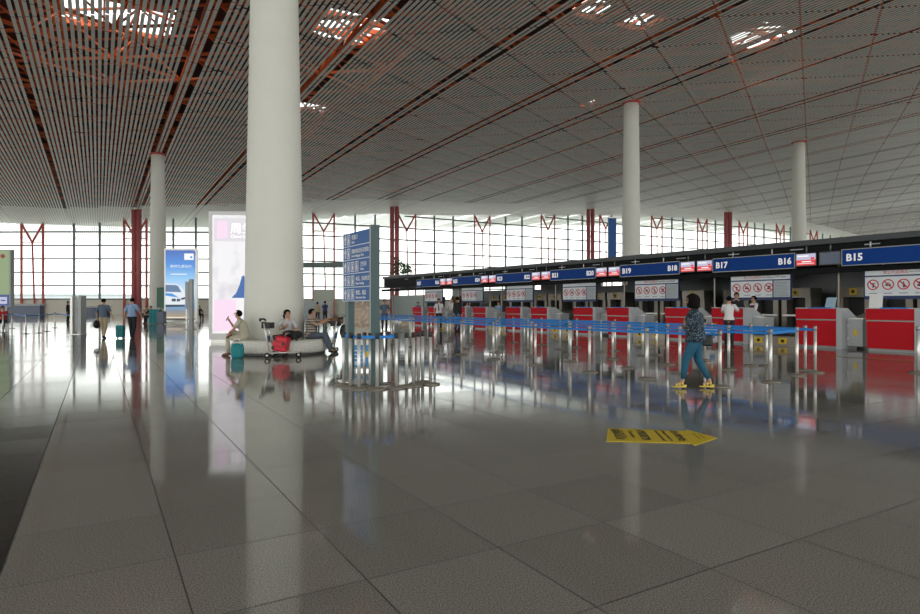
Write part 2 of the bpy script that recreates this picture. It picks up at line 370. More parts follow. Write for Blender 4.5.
# outside: low pale terminal buildings and tails
lit('far_white', (.75, .8, .85), .5)
for px, Y, w, h, lab in ((60, 420, 90, 9, 'low pale building outside the glass on the far left'), (690, 520, 160, 10, 'long low pale building outside the glass on the right'), (190, 460, 80, 7, 'low pale shed outside beyond the blue car poster')):
    p = at(px, Y); t = thing('outside_building', lab, 'building', p); mat('far_grey', (.5, .53, .55), .9)
    MB().box((0, 0, h/2-.3), (w, 20, h), 'far_grey').build('wall', t); MB().box((0, 0, h-.1), (w+2, 22, .8), 'far_grey').build('roof', t)
    m = MB()
    for k in range(int(w/8)): m.box((-w/2+4+k*8, -10.05, h*.5), (5, .1, 1.6), 'glass_dark')
    m.build('window', t)
# ------------------------------------------------------------------ columns
def column(px, Y, r0, r1, lab, collar=True):
    p = at(px, Y); zt = rz(p); t = thing('column', lab, 'column', p)
    prof = [(r0+(r1-r0)*k/10, zt*k/10) for k in range(11)]
    MB().lathe(prof, 'column', n=48).build('shaft', t)
    m = MB(); m.lathe([(r1+.02, zt-.15), (r1+.14, zt-.12), (r1+.14, zt+.02), (r1+.02, zt+.05)], 'truss_red', n=24); m.build('collar', t)
    m = MB(); m.lathe([(r0+.03, 0), (r0+.03, .15), (r0, .16)], 'steel', n=48); m.build('base_ring', t)
    m = MB()
    k = 3.0
    while k < zt:
        r = r0+(r1-r0)*k/zt+.002; m.lathe([(r, k), (r+.003, k+.005), (r+.003, k+.015), (r, k+.02)], 'column', n=48); k += 3
    m.build('joint_ring', t)
    return p
c1 = column(274.5, 18.05, .87, .58, 'huge pale round column in the foreground with a granite bench round its foot')
column(158, 58, .80, .58, 'pale round column behind the blue car poster on the left')
column(631.3, 50, .78, .60, 'pale round column rising behind the sign reading B19')
column(798.8, 68, .86, .60, 'rightmost pale round column rising behind the canopy')
bn = thing('bench', 'round speckled granite bench ringing the foot of the huge foreground column', 'bench', at(281, 17.83))
def ring(r0, r1, z0, z1, m, name):
    b = MB(); n = 64
    prof = [(r0, z0), (r1-.05, z0), (r1, z0+.05), (r1, z1-.05), (r1-.05, z1), (r0, z1)]
    vs = [(r*math.cos(2*PI*j/n), r*math.sin(2*PI*j/n), z) for r, z in prof for j in range(n)]; k = len(prof)
    fs = [(i*n+j, i*n+(j+1) % n, ((i+1) % k)*n+(j+1) % n, ((i+1) % k)*n+j) for i in range(k) for j in range(n)]
    b.add(vs, fs, m, True); return b.build(name, bn)
ring(.72, 1.31, .06, .42, 'granite', 'seat_ring'); ring(.72, 1.25, 0, .06, 'steel_dark', 'plinth')
# ------------------------------------------------------------------ check-in counters
def _rest(t, w):
    m = MB(); m.b2((-.35, .42, 1.05), (.1, .46, 1.26), 'black'); m.b2((-.16, .44, 1.0), (-.1, .5, 1.1), 'black'); m.build('monitor', t)
def counter(s, k, right, lab):
    t = thing('check_in_counter', lab, 'counter', rn(s, 20.7), ROWA, 'red fronted check-in counters')
    w = 1.28; h = 1.28
    m = MB(); m.prism([(-w/2+.03, .08), (w/2, .08), (w/2, .90), (-w/2, .90)], 0, .06, 'counter_red'); m.build('lower_panel', t)
    m = MB(); m.prism([(-w/2, .94), (w/2, .94), (w/2, h), (-w/2, h)], -.03, .05, 'counter_red'); m.build('upper_panel', t)
    m = MB(); m.b2((-w/2, .06, .08), (w/2, .55, 1.05), 'counter_grey'); m.b2((-w/2, .05, 1.05), (w/2, .30, h-.01), 'counter_grey'); m.build('body', t)
    MB().b2((-w/2+.05, .05, 0), (w/2, .5, .08), 'steel_dark').build('kick_plate', t)
    MB().b2((-w/2, -.01, .90), (w/2, .05, .94), 'steel_dark').build('groove', t)
    m = MB(); m.b2((-w/2, -.03, h), (w/2, .32, h+.03), 'counter_grey'); m.b2((-w*.2, -.035, h+.005), (w*.38, .25, h+.04), 'belt'); m.build('top_ledge', t)
    m = MB(); m.add([(w/2, -.04, 0), (w/2+.16, -.04, 0), (w/2+.16, .95, 0), (w/2, .95, 0), (w/2, -.04, h+.02), (w/2+.16, -.04, h+.02), (w/2+.16, .35, h+.02), (w/2, .35, h+.02), (w/2+.16, .95, 1.0), (w/2, .95, 1.0)],
        [(0, 1, 5, 4), (4, 5, 6, 7), (7, 6, 8, 9), (1, 2, 8, 6, 5), (0, 4, 7, 9, 3), (2, 3, 9, 8), (0, 3, 2, 1)], 'counter_grey'); m.build('side_panel', t)
    zb = .52 if right else .10; xe = .60 if right else .62
    m = MB(); m.b2((w/2+.17, .3, zb), (w/2+xe, .9, .95), 'counter_grey'); m.b2((w/2+.17, .3, .95), (w/2+xe+.02, .95, .98), 'steel'); d = m.build('side_cabinet', t)
    if right: return t if not _rest(t, w) else t
    m = MB(); m.b2((w/2+.36, .29, .42), (w/2+.46, .3, .62), 'yellow'); m.build('sticker', d)
    m = MB(); m.b2((w/2+.18, .26, .3), (w/2+.22, .3, .38), 'steel'); m.b2((w/2+.18, .26, .7), (w/2+.22, .3, .78), 'steel'); m.build('hinge', d)
    m = MB(); m.b2((-.35, .42, 1.05), (.1, .46, 1.38-.12), 'black'); m.b2((-.16, .44, 1.0), (-.1, .5, 1.1), 'black'); m.build('monitor', t)
    return t
pos = []
for k in range(6):
    s0 = 8.16+5.27*k
    pos += [(s0, 'A'), (s0+2.12, 'B')]
cn = []
marks = ['below the sign reading B15 at the right edge', 'just left of the one below B15', 'where the two uniformed clerks work',
         'partly behind the walking woman in the spotted blouse', 'under the right half of the sign from B19 to B18', 'under the left half of the sign from B19 to B18']
for i, (s, kk) in enumerate(pos):
    lab = 'red fronted check-in counter '+(marks[i] if i < len(marks) else '%s from the right along the row' % ORD[i])
    counter(s, i, kk == 'A', lab)
# things on counters
def placard(s, lab, tilt=.15, w=.36, h=.42, m='white', dx=0):
    t = thing('placard', lab, 'placard', rn(s, 20.85, 1.311)+Vector((.55*dx, -.83*dx, 0)), ROWA)
    MB().add([(-w/2, 0, 0), (w/2, 0, 0), (w/2, h*math.sin(tilt), h), (-w/2, h*math.sin(tilt), h), (-w/2, .02, 0), (w/2, .02, 0), (w/2, h*math.sin(tilt)+.02, h), (-w/2, h*math.sin(tilt)+.02, h)],
             [(0, 1, 2, 3), (7, 6, 5, 4), (0, 4, 5, 1), (1, 5, 6, 2), (2, 6, 7, 3), (3, 7, 4, 0)], m).build('panel', t)
    MB().b2((-.08, .02, 0), (.08, .14, .012), 'steel').build('foot', t)
placard(8.16, 'blank white placard standing on the counter under B15', dx=-.45)
mat('pale_blue', (.35, .5, .62), .3)
placard(10.28, 'tilted pale blue display on the counter left of B15', .45, .3, .33, 'pale_blue', .35)
# baggage conveyors in the wide gaps
def conveyor(s, lab):
    t = thing('baggage_conveyor', lab, 'conveyor', rn(s, 20.7), ROWA, 'baggage conveyors between the counters')
    for x in (-.43, .43):
        m = MB(); m.b2((x-.41, 0, 0), (x+.41, 1.2, .33), 'brushed'); m.build('scale_plinth', t)
        m = MB(); m.b2((x-.38, .02, .33), (x+.38, 1.18, .35), 'rubber'); m.build('belt', t)
        m = MB(); m.add([(x-.36, 1.25, .3), (x+.36, 1.25, .3), (x+.36, 5.2, 1.0), (x-.36, 5.2, 1.0), (x-.36, 1.25, .05), (x+.36, 1.25, .05), (x+.36, 5.2, .75), (x-.36, 5.2, .75)],
            [(0, 1, 2, 3), (7, 6, 5, 4), (0, 4, 5, 1), (1, 5, 6, 2), (2, 6, 7, 3), (3, 7, 4, 0)], 'rubber'); m.build('inclined_belt', t)
        m = MB(); m.add([(x+.38, 1.2, .36), (x+.42, 1.2, .36), (x+.42, 5.2, 1.15), (x+.38, 5.2, 1.15), (x+.38, 1.2, 0), (x+.42, 1.2, 0), (x+.42, 5.2, .7), (x+.38, 5.2, .7)],
            [(0, 1, 2, 3), (7, 6, 5, 4), (0, 4, 5, 1), (1, 5, 6, 2), (2, 6, 7, 3), (3, 7, 4, 0)], 'brushed'); m.build('side_rail', t)
        m = MB(); m.b2((x-.05-.12, -.012, .07), (x+.12, 0, .27), 'yellow'); m.b2((x-.08, -.018, .12), (x+.03, -.012, .22), 'black'); m.build('warning_sticker', t)
    return t
for k in range(6): conveyor(8.16+5.27*k+2.12+1.5, 'twin belt conveyor with yellow stickers, in the %s wide gap between counters from the right' % ORD[k])
# steel portals at the rear
def portal(s, lab, c=27.6):
    t = thing('conveyor_portal', lab, 'steel portal', rn(s, c), ROWA, 'steel conveyor portals behind the counters')
    w = 1.3; h = 2.15
    for x in (-w/2+.12, w/2-.12): MB().b2((x-.12, 0, 0), (x+.12, .9, h), 'brushed').build('post', t)
    MB().b2((-w/2, -.05, h-.42), (w/2, .95, h), 'brushed').build('header', t)
    MB().b2((-w/2+.24, .5, 0), (w/2-.24, .55, h-.4), 'black').build('opening_shade', t)  # black sheet painted in for the darkness inside the portal opening
    m = MB(); m.b2((-.14, -.062, h-.33), (.14, -.05, h-.05), 'yellow'); m.b2((-.06, -.068, h-.25), (.06, -.062, h-.13), 'black'); m.build('warning_sticker', t)
    MB().b2((-w/2+.05, -.02, .9), (w/2-.05, .0, .98), 'steel').build('guard_rail', t)
n = 0
for k in range(8):
    for dx in (0, 1.45, 2.9):
        s = 9.0+5.27*k+dx*1.0+.3
        if dx == 2.9 and k > 4: continue
        portal(s, 'brown-grey steel conveyor portal with yellow sticker, %s from the right behind the counters' % (ORD[n] if n < 18 else 'number %d' % (n+1))); n += 1
# rear partition and canopy
wr = MB()
def rbox(mb, s0, s1, c0, c1_, z0, z1, m):
    vs = [rn(s, c, z) for z in (z0, z1) for c in (c0, c1_) for s in (s0, s1)]
    mb.add(vs, [(0, 1, 3, 2), (4, 6, 7, 5), (0, 4, 5, 1), (2, 3, 7, 6), (0, 2, 6, 4), (1, 5, 7, 3)], m)
rbox(wr, 18, 24.5, 30.8, 31, 0, 3.35, 'grey_panel')
for a_, b_, z_ in ((-3, 18, 3.4), (24.5, 27.2, 3.4), (27.2, 29.5, 2.7), (29.5, 35.6, 3.4), (35.6, 36.6, 2.6), (36.6, 39.8, 3.4), (39.8, 44.5, 2.65), (44.5, 48, 3.4)): rbox(wr, a_, b_, 31, 31.2, 0, z_, 'steel_dark')
tag(wr.build('wall_right'), kind='structure')
cp = thing('check_in_canopy', 'long black canopy over the whole row of check-in counters', 'canopy', (0, 0, 0))
m = MB(); rbox(m, 0, 49.6, 24.6, 31.5, 2.95, 3.75, 'canopy_black'); m.build('roof_slab', cp)
m = MB(); rbox(m, 0, 49.6, 24.45, 24.75, 3.72, 3.93, 'canopy_edge'); m.build('edge_trim', cp)
m = MB(); rbox(m, 0, 49.6, 24.35, 24.6, 2.62, 2.82, 'canopy_black'); m.build('lower_rail', cp)
for k in range(9):
    m = MB(); s = 11.5+5.27*k; rbox(m, s, s+.06, 24.9, 24.96, 0, 2.95, 'brushed'); m.build('post', cp)
lit('downlight', (1, .95, .85), 1.0)
for k in range(14):
    s = 10+2.7*k; m = MB(); rbox(m, s, s+.5, 24.57, 24.6, 3.58, 3.62, 'counter_grey'); m.build('nameplate_lamp', cp)
# blue fascia signs
SN = [('B15', ''), ('B17', 'B16'), ('B19', 'B18'), ('B21', 'B20'), ('B23', 'B22'), ('B25', 'B24'), ('B27', 'B26')]
for k, (l, r) in enumerate(SN):
    s = 10.99+5.27*k
    lab = 'blue overhead sign board reading '+(l+(' and '+r if r else '')) if k < 4 else 'distant blue overhead counter sign, %s from the right' % ORD[k]
    t = thing('overhead_sign', lab, 'sign', rn(s, 24.07, 2.85), ROWA)
    MB().b2((0, -.06, 0), (3.53, .06, .55), 'sign_blue').build('panel', t)
    m = MB(); m.b2((-.03, -.075, -.03), (3.56, .07, 0), 'steel_dark'); m.b2((-.03, -.075, .55), (3.56, .07, .58), 'steel_dark'); m.b2((-.03, -.075, -.03), (0, .07, .58), 'steel_dark'); m.b2((3.53, -.075, -.03), (3.56, .07, .58), 'steel_dark'); m.build('frame', t)
    for x in (.9, 2.6): MB().tube([(x, 0, .58), (x, 0, .80)], .025, 'steel', 8).build('hanger', t)
    text('lettering', l, .36, (.12, -.064, .15), 'sign_text', t, bold=.010)
    if r: text('lettering', r, .34, (3.41, -.064, .16), 'sign_text', t, align='RIGHT', bold=.010)
# flight screens
def screen(s, on, lab):
    t = thing('flight_screen', lab, 'screen', rn(s, 24.07, 2.88), ROWA, 'flight screens between the blue signs')
    MB().b2((0, -.05, 0), (.8, .08, .52), 'black').build('housing', t)
    m = MB()
    if on:
        m.b2((.04, -.056, .25), (.76, -.05, .48), 'lit_lav'); m.b2((.04, -.056, .04), (.76, -.05, .25), 'lit_red'); m.b2((.08, -.06, .37), (.5, -.056, .42), 'lit_white')
        m.b2((.25, -.06, .16), (.6, -.056, .20), 'lit_white'); m.b2((.08, -.06, .10), (.7, -.056, .12), 'lit_white'); m.b2((.58, -.06, .26), (.72, -.056, .34), 'lit_red')
    else: m.b2((.04, -.056, .04), (.76, -.05, .48), 'screen_blue')
    m.build('display', t); MB().tube([(.4, 0, .52), (.4, 0, .78)], .025, 'steel_dark', 8).build('hanger', t)
for k in range(6):
    s = 10.99+1.74+5.27*k
    l, r = SN[k][0], SN[k+1][1]
    where = 'between the signs %s and %s' % (r, l) if k < 3 else 'in the %s gap between blue signs from the right' % ORD[k]
    screen(s-.03, True, 'left flight screen, red and white, '+where); screen(s-.90, k > 0, ('dark switched-off' if k == 0 else 'right red and white')+' flight screen '+where)
# prohibited item boards
def disc(mb, c, r0, r1, m, y, n=24):
    vs = [(c[0]+r*math.cos(2*PI*j/n), y, c[1]+r*math.sin(2*PI*j/n)) for r in (r0, r1) for j in range(n)]
    mb.add(vs, [(j, (j+1) % n, n+(j+1) % n, n+j) for j in range(n)], m)
mat('icon_grey', (.06, .06, .07), .6); mat('panel_text', (.22, .24, .28), .6); mat('board_side', (.45, .5, .53), .5)
for k in range(7):
    s = 10.47+5.27*k
    t = thing('notice_board', 'white board of four prohibition symbols with blue edge, '+('under the sign %s' % SN[k][0] if k < 3 else '%s from the right over the counters' % ORD[k]), 'notice board', rn(s, 24.5, 1.6), ROWA, 'prohibited item boards')
    W = 2.64; H = 1.12
    m = MB(); m.b2((0, -.04, 0), (W, .04, H), 'dark_navy'); m.build('backing', t)
    m = MB(); m.b2((.04, -.046, .12), (W*.71, -.04, .80), 'board_white'); m.b2((W*.73, -.046, .12), (W-.04, -.04, .80), 'board_side'); m.b2((.04, -.046, .85), (W-.04, -.04, 1.07), 'board_white'); m.build('face', t)
    ic = MB()
    for q in range(4):
        cx = .30+q*.475; cz = .52
        disc(ic, (cx, cz), .15, .19, 'red_ring', -.052)
        d_ = .118; ic.add([(cx-d_-.015, -.053, cz+d_-.015), (cx-d_+.015, -.053, cz+d_+.015), (cx+d_+.015, -.053, cz-d_+.015), (cx+d_-.015, -.053, cz-d_-.015)], [(0, 1, 2, 3)], 'red_ring')
        y = -.050
        if q == 0: ic.b2((cx-.02, y, cz-.1), (cx+.03, y+.002, cz+.03), 'icon_grey'); ic.b2((cx-.08, y, cz+.02), (cx+.06, y+.002, cz+.06), 'icon_grey')
        if q == 1: ic.b2((cx-.09, y, cz-.05), (cx+.09, y+.002, cz+.01), 'icon_grey'); ic.b2((cx-.06, y, cz+.03), (cx+.06, y+.002, cz+.06), 'icon_grey')
        if q == 2: ic.b2((cx-.02, y, cz-.11), (cx+.05, y+.002, cz+.01), 'icon_grey'); ic.b2((cx-.01, y, cz+.02), (cx+.02, y+.002, cz+.1), 'icon_grey')
        if q == 3: ic.b2((cx-.07, y, cz-.08), (cx+.08, y+.002, cz-.01), 'icon_grey'); ic.b2((cx-.03, y, cz), (cx+.08, y+.002, cz+.08), 'icon_grey')
        ic.b2((cx-.13, y, .2), (cx+.13, y+.002, .225), 'panel_text')
    ic.build('symbols', t)
    m = MB()
    for z in range(10): m.b2((W*.75, -.05, .17+.06*z), (W-.1-random.random()*.12, -.047, .185+.06*z), 'panel_text')
    m.build('small_print', t)
    for x in (.6, 2.0): MB().b2((x-.02, -.0, H), (x+.02, .03, 1.36), 'steel').build('hanger', t)
    if k < 3:
        text('lettering', '禁止托运物品', .13, (.62, -.048, .90), 'red_ring', t); text('lettering', 'Items Prohibited in Checked Baggage', .085, (1.42, -.048, .92), 'icon_grey', t, sx=.8)
# plants on the canopy's far end
pl = thing('planter', 'green plants in a trough on the far left end of the check-in canopy', 'plants', rn(47.5, 25.3, 3.751), ROWA)
MB().b2((-1.6, -.3, 0), (1.6, .3, .3), 'steel_dark').build('trough', pl)
m = MB()
for k in range(260):
    x = random.uniform(-1.6, 1.6); y = random.uniform(-.3, .3); z = random.uniform(.3, 1.0+.9*math.exp(-(x+1)**2)); a = random.random()*6; r = .26
    m.add([(x, y, z), (x+r*math.cos(a), y+r*math.sin(a), z+.1), (x+r*1.3*math.cos(a+.5), y+r*1.3*math.sin(a+.5), z+.22)], [(0, 1, 2)], 'plant')
m.build('foliage', pl)
# desk behind far end, grey glass front
t = thing('service_desk', 'grey glass-fronted service desk past the far left end of the red counters', 'desk', at(408, 52.5), ROWA)
MB().b2((-3, 0, 0), (3.2, .7, 2.1), 'grey_panel').build('front', t); MB().b2((-3.1, -.05, 2.1), (3.3, .8, 2.25), 'steel_dark').build('top', t); MB().b2((-3, -.03, .0), (3.2, 0, .2), 'steel').build('plinth', t)
bnr = thing('banner', 'tall narrow blue banner hanging left of the column behind B19', 'banner', at(612, 60, 4.2))
MB().b2((-.36, -.25, 0), (.36, .25, 5.7), 'pylon_blue').build('panel', bnr); MB().b2((-.4, -.3, 5.7), (.4, .3, 5.8), 'steel').build('top_rail', bnr); MB().b2((-.1, -.1, -4.2), (.1, .1, 0), 'steel').build('post', bnr)
# ------------------------------------------------------------------ queue barriers
def make_stanchion(h=.96):
    t = thing('stanchion', 'x', 'stanchion')
    m = MB(); m.lathe([(.165, 0), (.17, .008), (.16, .022), (.05, .035), (.03, .045)], 'brushed', n=28); m.build('base', t)
    m = MB(); m.lathe([(.03, .04), (.03, h-.09)], 'steel', n=16); m.build('pole', t)
    m = MB(); m.lathe([(.033, h-.09), (.036, h-.085), (.036, h-.01), (.03, h)], 'black' if h < .95 else 'steel_dark', n=16); m.build('head', t)
    return t
proto = make_stanchion(); unit = MB().b2((0, -.003, -.024), (1, .003, .024), 'belt').build('belt'); bmesh_belt = unit.data; bpy.data.objects.remove(unit)
used = False
def stanchion(p, lab, nxt=None, group='queue barrier posts before the counters', src=None):
    global used
    src = src or proto
    if src is proto and not used: o = proto; used = True
    else: o = copy_tree(src, None, 'belt')
    o.location = p; o['label'] = lab; o['group'] = group
    if nxt is not None:
        d = nxt-p; o.rotation_euler = (0, 0, math.atan2(d.y, d.x)); L = d.length
        b = bpy.data.objects.new('belt', bmesh_belt); COL.objects.link(b); b.parent = o; b.location = (.034, 0, .88); b.scale = (L-.068, 1, 1)
        b['label'] = 'blue retractable belt'
    return o
ROWS = [
 [(719.9, 386.7), (647, 378.9), (589.6, 372.3), (535.3, 365), (493.5, 359.4), (461.5, 354.7), (435, 350.6)],
 [(770.5, 382.2), (679.8, 373.3), (628.7, 368.2), (570.5, 361.6), (531.5, 356.9), (496.7, 352.8), (464, 349), (436.6, 345.5)],
 [(796.9, 375.6), (728.7, 369.7), (667.7, 364.8), (612.8, 359.4), (569, 354.7), (528, 350.6), (499, 347.2), (470.3, 344), (447.6, 341.5)],
 [(815.1, 372.6), (751.2, 365.7), (705, 360.4), (642.7, 356), (601, 352.2), (560.3, 349), (524.6, 345.7), (500, 342.6), (472.2, 340)],
 [(805.2, 370.5), (766.7, 366), (656.6, 355.2), (615, 351), (577, 347.6), (541.7, 344.9), (513.6, 342.4)]]
RN = ['front', 'second', 'third', 'fourth', 'rear']
for r, row in enumerate(ROWS):
    pts = [gp(*q) for q in row]
    if r < 4:
        d = (pts[-1]-pts[-4])/3; e = pts[-1]
        for k in range(5): e = e+d; pts.append(e)
    for i, p in enumerate(pts):
        nx = pts[i+1] if i+1 < len(pts) else None
        stanchion(p, 'steel belt post, %s from the right in the %s queue row' % (ORD[i], RN[r]), nx)
# links at the right ends of the lanes
def link(a, b):
    p, q = gp(*a), gp(*b); d = q-p; o = next(x for x in COL.objects if x.name.startswith('stanchion') and (x.location-p).length < 1e-4)
    b_ = bpy.data.objects.new('belt', bmesh_belt); COL.objects.link(b_); b_.parent = o
    b_.location = Matrix.Rotation(-o.rotation_euler.z, 3, 'Z') @ (d.normalized()*.034)+Vector((0, 0, .88)); b_.rotation_euler = (0, 0, math.atan2(d.y, d.x)-o.rotation_euler.z); b_.scale = (d.length-.068, 1, 1); b_['label'] = 'blue retractable belt'
link((770.5, 382.2), (796.9, 375.6)); link((815.1, 372.6), (805.2, 370.5))
stanchion(gp(918, 373), 'lone steel belt post at the right edge of the picture')
# near loose posts by the pylon
proto2 = make_stanchion(.92)
CL = [(343.8, 385.5), (350.4, 388), (359, 389.4), (364.5, 386), (370.3, 387.4), (377.2, 389.4), (381.5, 385.6), (389, 384.2), (396.4, 388.3), (406.5, 386.6), (413.4, 385.8), (418.3, 383.9), (422.6, 382.3), (430.5, 384.4)]
for i, q in enumerate(CL):
    p = gp(*q); nx = None
    if i in (0, 2, 5, 7): nx = gp(*CL[{0: 2, 2: 5, 5: 8, 7: 8}[i]])
    if i == 0: o = proto2; o.location = p
    else: o = copy_tree(proto2, None, 'belt')
    o.location = p; o['label'] = 'black-capped steel post beside the directory sign, %s from the left of the cluster' % ORD[i]; o['group'] = 'belt posts gathered at the directory sign'
    if nx is not None:
        d = nx-p; o.rotation_euler = (0, 0, math.atan2(d.y, d.x)); b = bpy.data.objects.new('belt', bmesh_belt); COL.objects.link(b); b.parent = o; b.location = (.034, 0, .86); b.scale = (d.length-.068, 1, 1); b['label'] = 'blue retractable belt'
# far left posts
LF = [(3, 333), (12, 328.5), (26, 334), (39, 333.2), (47, 331.5), (55, 328), (71, 333)]
for i, q in enumerate(LF):
    stanchion(gp(*q), 'distant steel belt post on the far left, %s from the left edge' % ORD[i], gp(*LF[i+1]) if i+1 < len(LF) else None, 'distant belt posts on the far left')
# ------------------------------------------------------------------ directory pylon
pr = Vector((-1.507, 10.38, 0)); plf = Vector((-2.172, 11.42, 0)); dv = (pr-plf); Lp = dv.length
PA = math.atan2(dv.y, dv.x)
t = thing('directory_sign', 'tall blue directory sign of five white-lettered panels on dark teal posts', 'sign', plf, PA)
MB().b2((.0, .02, 1.46), (Lp, .10, 2.70), 'pylon_frame').build('backing', t)
m = MB(); m.b2((Lp-.0, -.03, 0), (Lp+.09, .12, 2.74), 'pylon_frame'); m.b2((Lp+.03, -.04, 0), (Lp+.06, -.03, 2.74), 'counter_grey'); m.build('post', t)
m = MB(); m.b2((.08, 0, 0), (.24, .12, 1.46), 'pylon_frame'); m.build('post', t)
m = MB(); m.b2((-.02, 0, 1.44), (0, .12, 2.72), 'steel'); m.build('edge_strip', t)
MB().b2((.1, -.15, 0), (Lp+.2, .3, .02), 'steel').build('floor_plate', t)
ROWT = [('登机口', 'Gates', 1), ('国际到达及行李提取', 'Arrivals Baggage Claim', 1), ('卫生间', 'Toilets', 3), ('电话、自动售货机', 'Phone Vending', 2), ('餐饮、商店', 'Restaurants, Shop', 2)]
ph = 1.24/5
for i, (cn_, en, ni) in enumerate(ROWT):
    z0 = 2.70-ph*(i+1)
    p = MB().b2((0.0, -.0, z0+.008), (Lp-.03, .02, z0+ph-.006), 'pylon_blue').build('panel', t)
    MB().b2((0, -.003, z0-.004), (Lp-.03, .02, z0+.008), 'board_white').build('divider', t)
    m = MB(); ax = .10; y = -.005
    m.b2((ax-.018, y, z0+.03), (ax+.018, 0, z0+.14), 'white'); m.prism([(ax-.045, z0+.13), (ax+.045, z0+.13), (ax, z0+.225)], y, 0, 'white')
    for q in range(ni):
        x = .25+q*.19
        m.b2((x-.07, y, z0+.03), (x+.07, 0, z0+.045), 'white'); m.b2((x-.07, y, z0+.195), (x+.07, 0, z0+.21), 'white'); m.b2((x-.07, y, z0+.03), (x-.058, 0, z0+.21), 'white'); m.b2((x+.058, y, z0+.03), (x+.07, 0, z0+.21), 'white')
        m.b2((x-.022, y, z0+.06), (x+.022, 0, z0+.135), 'white'); disc(m, (x, z0+.16), 0.0001, .022, 'white', y, 10)
    m.build('pictogram', p)
    tx = .25+ni*.19-.04
    text('lettering', cn_, .095 if len(cn_) < 8 else .088, (tx, -.004, z0+.115), 'white', p, ext=.002, sx=.95)
    text('lettering', en, .062, (tx, -.004, z0+.045), 'white', p, ext=.002, sx=.95)
# poster stand behind it
t = thing('poster_stand', 'poster stand with brown picture above a blue and white notice, behind the directory sign', 'poster stand', at(361, 12.9), -.1)
print_mat('brown_art', [(0, (.20, .13, .08)), (.5, (.36, .26, .18)), (1, (.15, .10, .07))], 0, lo=.9, hi=1.5, noise=.7, nscale=14, ncol=(.45, .40, .33))
print_mat('blue_notice', [(0, (.02, .22, .55)), (1, (.02, .28, .62))], 0)
MB().b2((-.17, 0, .92), (.24, .03, 1.5), 'brown_art').build('picture', t)
MB().b2((-.2, -.05, .66), (.32, .03, .92), 'brushed').build('shelf_box', t)
m = MB(); m.b2((-.2, -.02, .55), (.32, .02, .66), 'white'); m.b2((-.2, -.02, .10), (.32, .02, .55), 'blue_notice')
for k in range(4): m.b2((-.16, -.024, .18+.08*k), (.02, -.02, .20+.08*k), 'white')
m.b2((.12, -.024, .3), (.2, -.02, .42), 'yellow'); m.b2((-.19, -.024, .14), (-.05, -.02, .16), 'white'); m.build('notice', t)
m = MB(); m.b2((-.35, -.1, .06), (.45, .12, .1), 'steel_dark'); m.tube([(-.28, -.1, .03), (-.28, .12, .03)], .03, 'rubber', 10); m.tube([(.38, -.1, .03), (.38, .12, .03)], .03, 'rubber', 10); m.build('foot', t)
m = MB(); m.b2((-.30, -.06, .9), (-.22, .04, .98), 'yellow'); m.b2((.30, -.06, .9), (.38, .04, .98), 'yellow'); m.build('corner_grip', t)
# ------------------------------------------------------------------ light boxes
print_mat('pink_art', [(0, (.96, .90, .95)), (.3, (.94, .92, .95)), (1, (.93, .92, .94))], 1.0, lo=0, hi=4.6, noise=.45, nscale=1.3, ncol=(.55, .52, .60))
lit('ad_pink', (.93, .70, .88), 1.05); lit('ad_pale', (.80, .76, .82), .95); lit('ad_blue', (.03, .14, .45), .9); lit('ad_white', (.97, .95, .98), 1.5)
t = thing('light_box', 'tall glowing pink and white advertising light box standing behind the huge column', 'light box', Vector((-9.27, 22.6, 0)), .08)
MB().b2((0, 0, .12), (3.0, .5, 4.86), 'white').build('frame', t)
m = MB(); m.b2((.14, -.006, .35), (2.86, 0, 4.72), 'pink_art'); f = m.build('poster', t)
MB().b2((.2, -.012, 3.75), (2.8, -.006, 4.6), 'ad_pale').build('colour_field', f); MB().b2((.3, -.016, 3.85), (.68, -.012, 4.5), 'ad_pink').build('colour_field', f); MB().b2((.2, -.012, .45), (1.0, -.006, 1.6), 'ad_pink').build('colour_field', f)
m = MB(); m.prism([(.82, 1.66), (1.9, 1.66), (1.6, 1.85), (1.38, 2.15), (1.27, 2.5), (1.20, 2.46), (1.12, 2.15), (1.0, 1.85)], -.014, -.008, 'ad_blue'); m.build('blue_gown', f)
text('lettering', '周生生', .42, (.78, -.02, 4.08), 'ad_white', f, sx=1.0); text('lettering', 'Chow Sang Sang', .16, (.8, -.02, 3.88), 'ad_white', f)
MB().b2((.05, .05, 0), (2.95, .45, .12), 'steel').build('plinth', t)
print_mat('car_art', [(0, (.02, .03, .06)), (.02, (.45, .34, .16)), (.12, (.22, .25, .30)), (.2, (.10, .32, .62)), (.42, (.55, .72, .90)), (.6, (.25, .55, .88)), (.8, (.03, .25, .70)), (1, (.02, .12, .50))], 1.1, lo=.3, hi=5.6)
lit('car_white', (.80, .85, .92), 1.0); lit('car_dark', (.03, .06, .12), .8); lit('car_glass', (.12, .22, .4), .9); lit('car_blue', (.05, .3, .75), 1)
t = thing('light_box', 'blue advertising light box showing a white car, standing before the left column', 'light box', at(164.2, 47.8), .12)
MB().b2((0, 0, .1), (2.42, .5, 5.85), 'steel').build('frame', t)
f = MB().b2((.1, -.01, .25), (2.32, 0, 5.7), 'car_art').build('poster', t)
m = MB(); y0, y1 = -.03, -.012
m.prism([(.1, 1.35), (1.5, 1.3), (1.95, 1.6), (1.9, 2.2), (1.55, 2.35), (1.2, 2.9), (.9, 3.05), (.1, 3.1)], y0, y1, 'car_white')
m.prism([(.1, 2.45), (1.3, 2.42), (1.05, 2.9), (.85, 2.98), (.1, 3.0)], y0-.01, y0, 'car_glass'); m.prism([(.1, 2.15), (1.1, 2.0), (.6, 2.32), (.1, 2.36)], y0-.01, y0, 'car_blue')
m.prism([(.55, 1.72), (.85, 1.68), (.9, 1.9), (.6, 1.93)], y0-.012, y0, 'car_dark'); m.prism([(.95, 1.68), (1.2, 1.72), (1.2, 1.92), (.95, 1.9)], y0-.012, y0, 'car_dark')
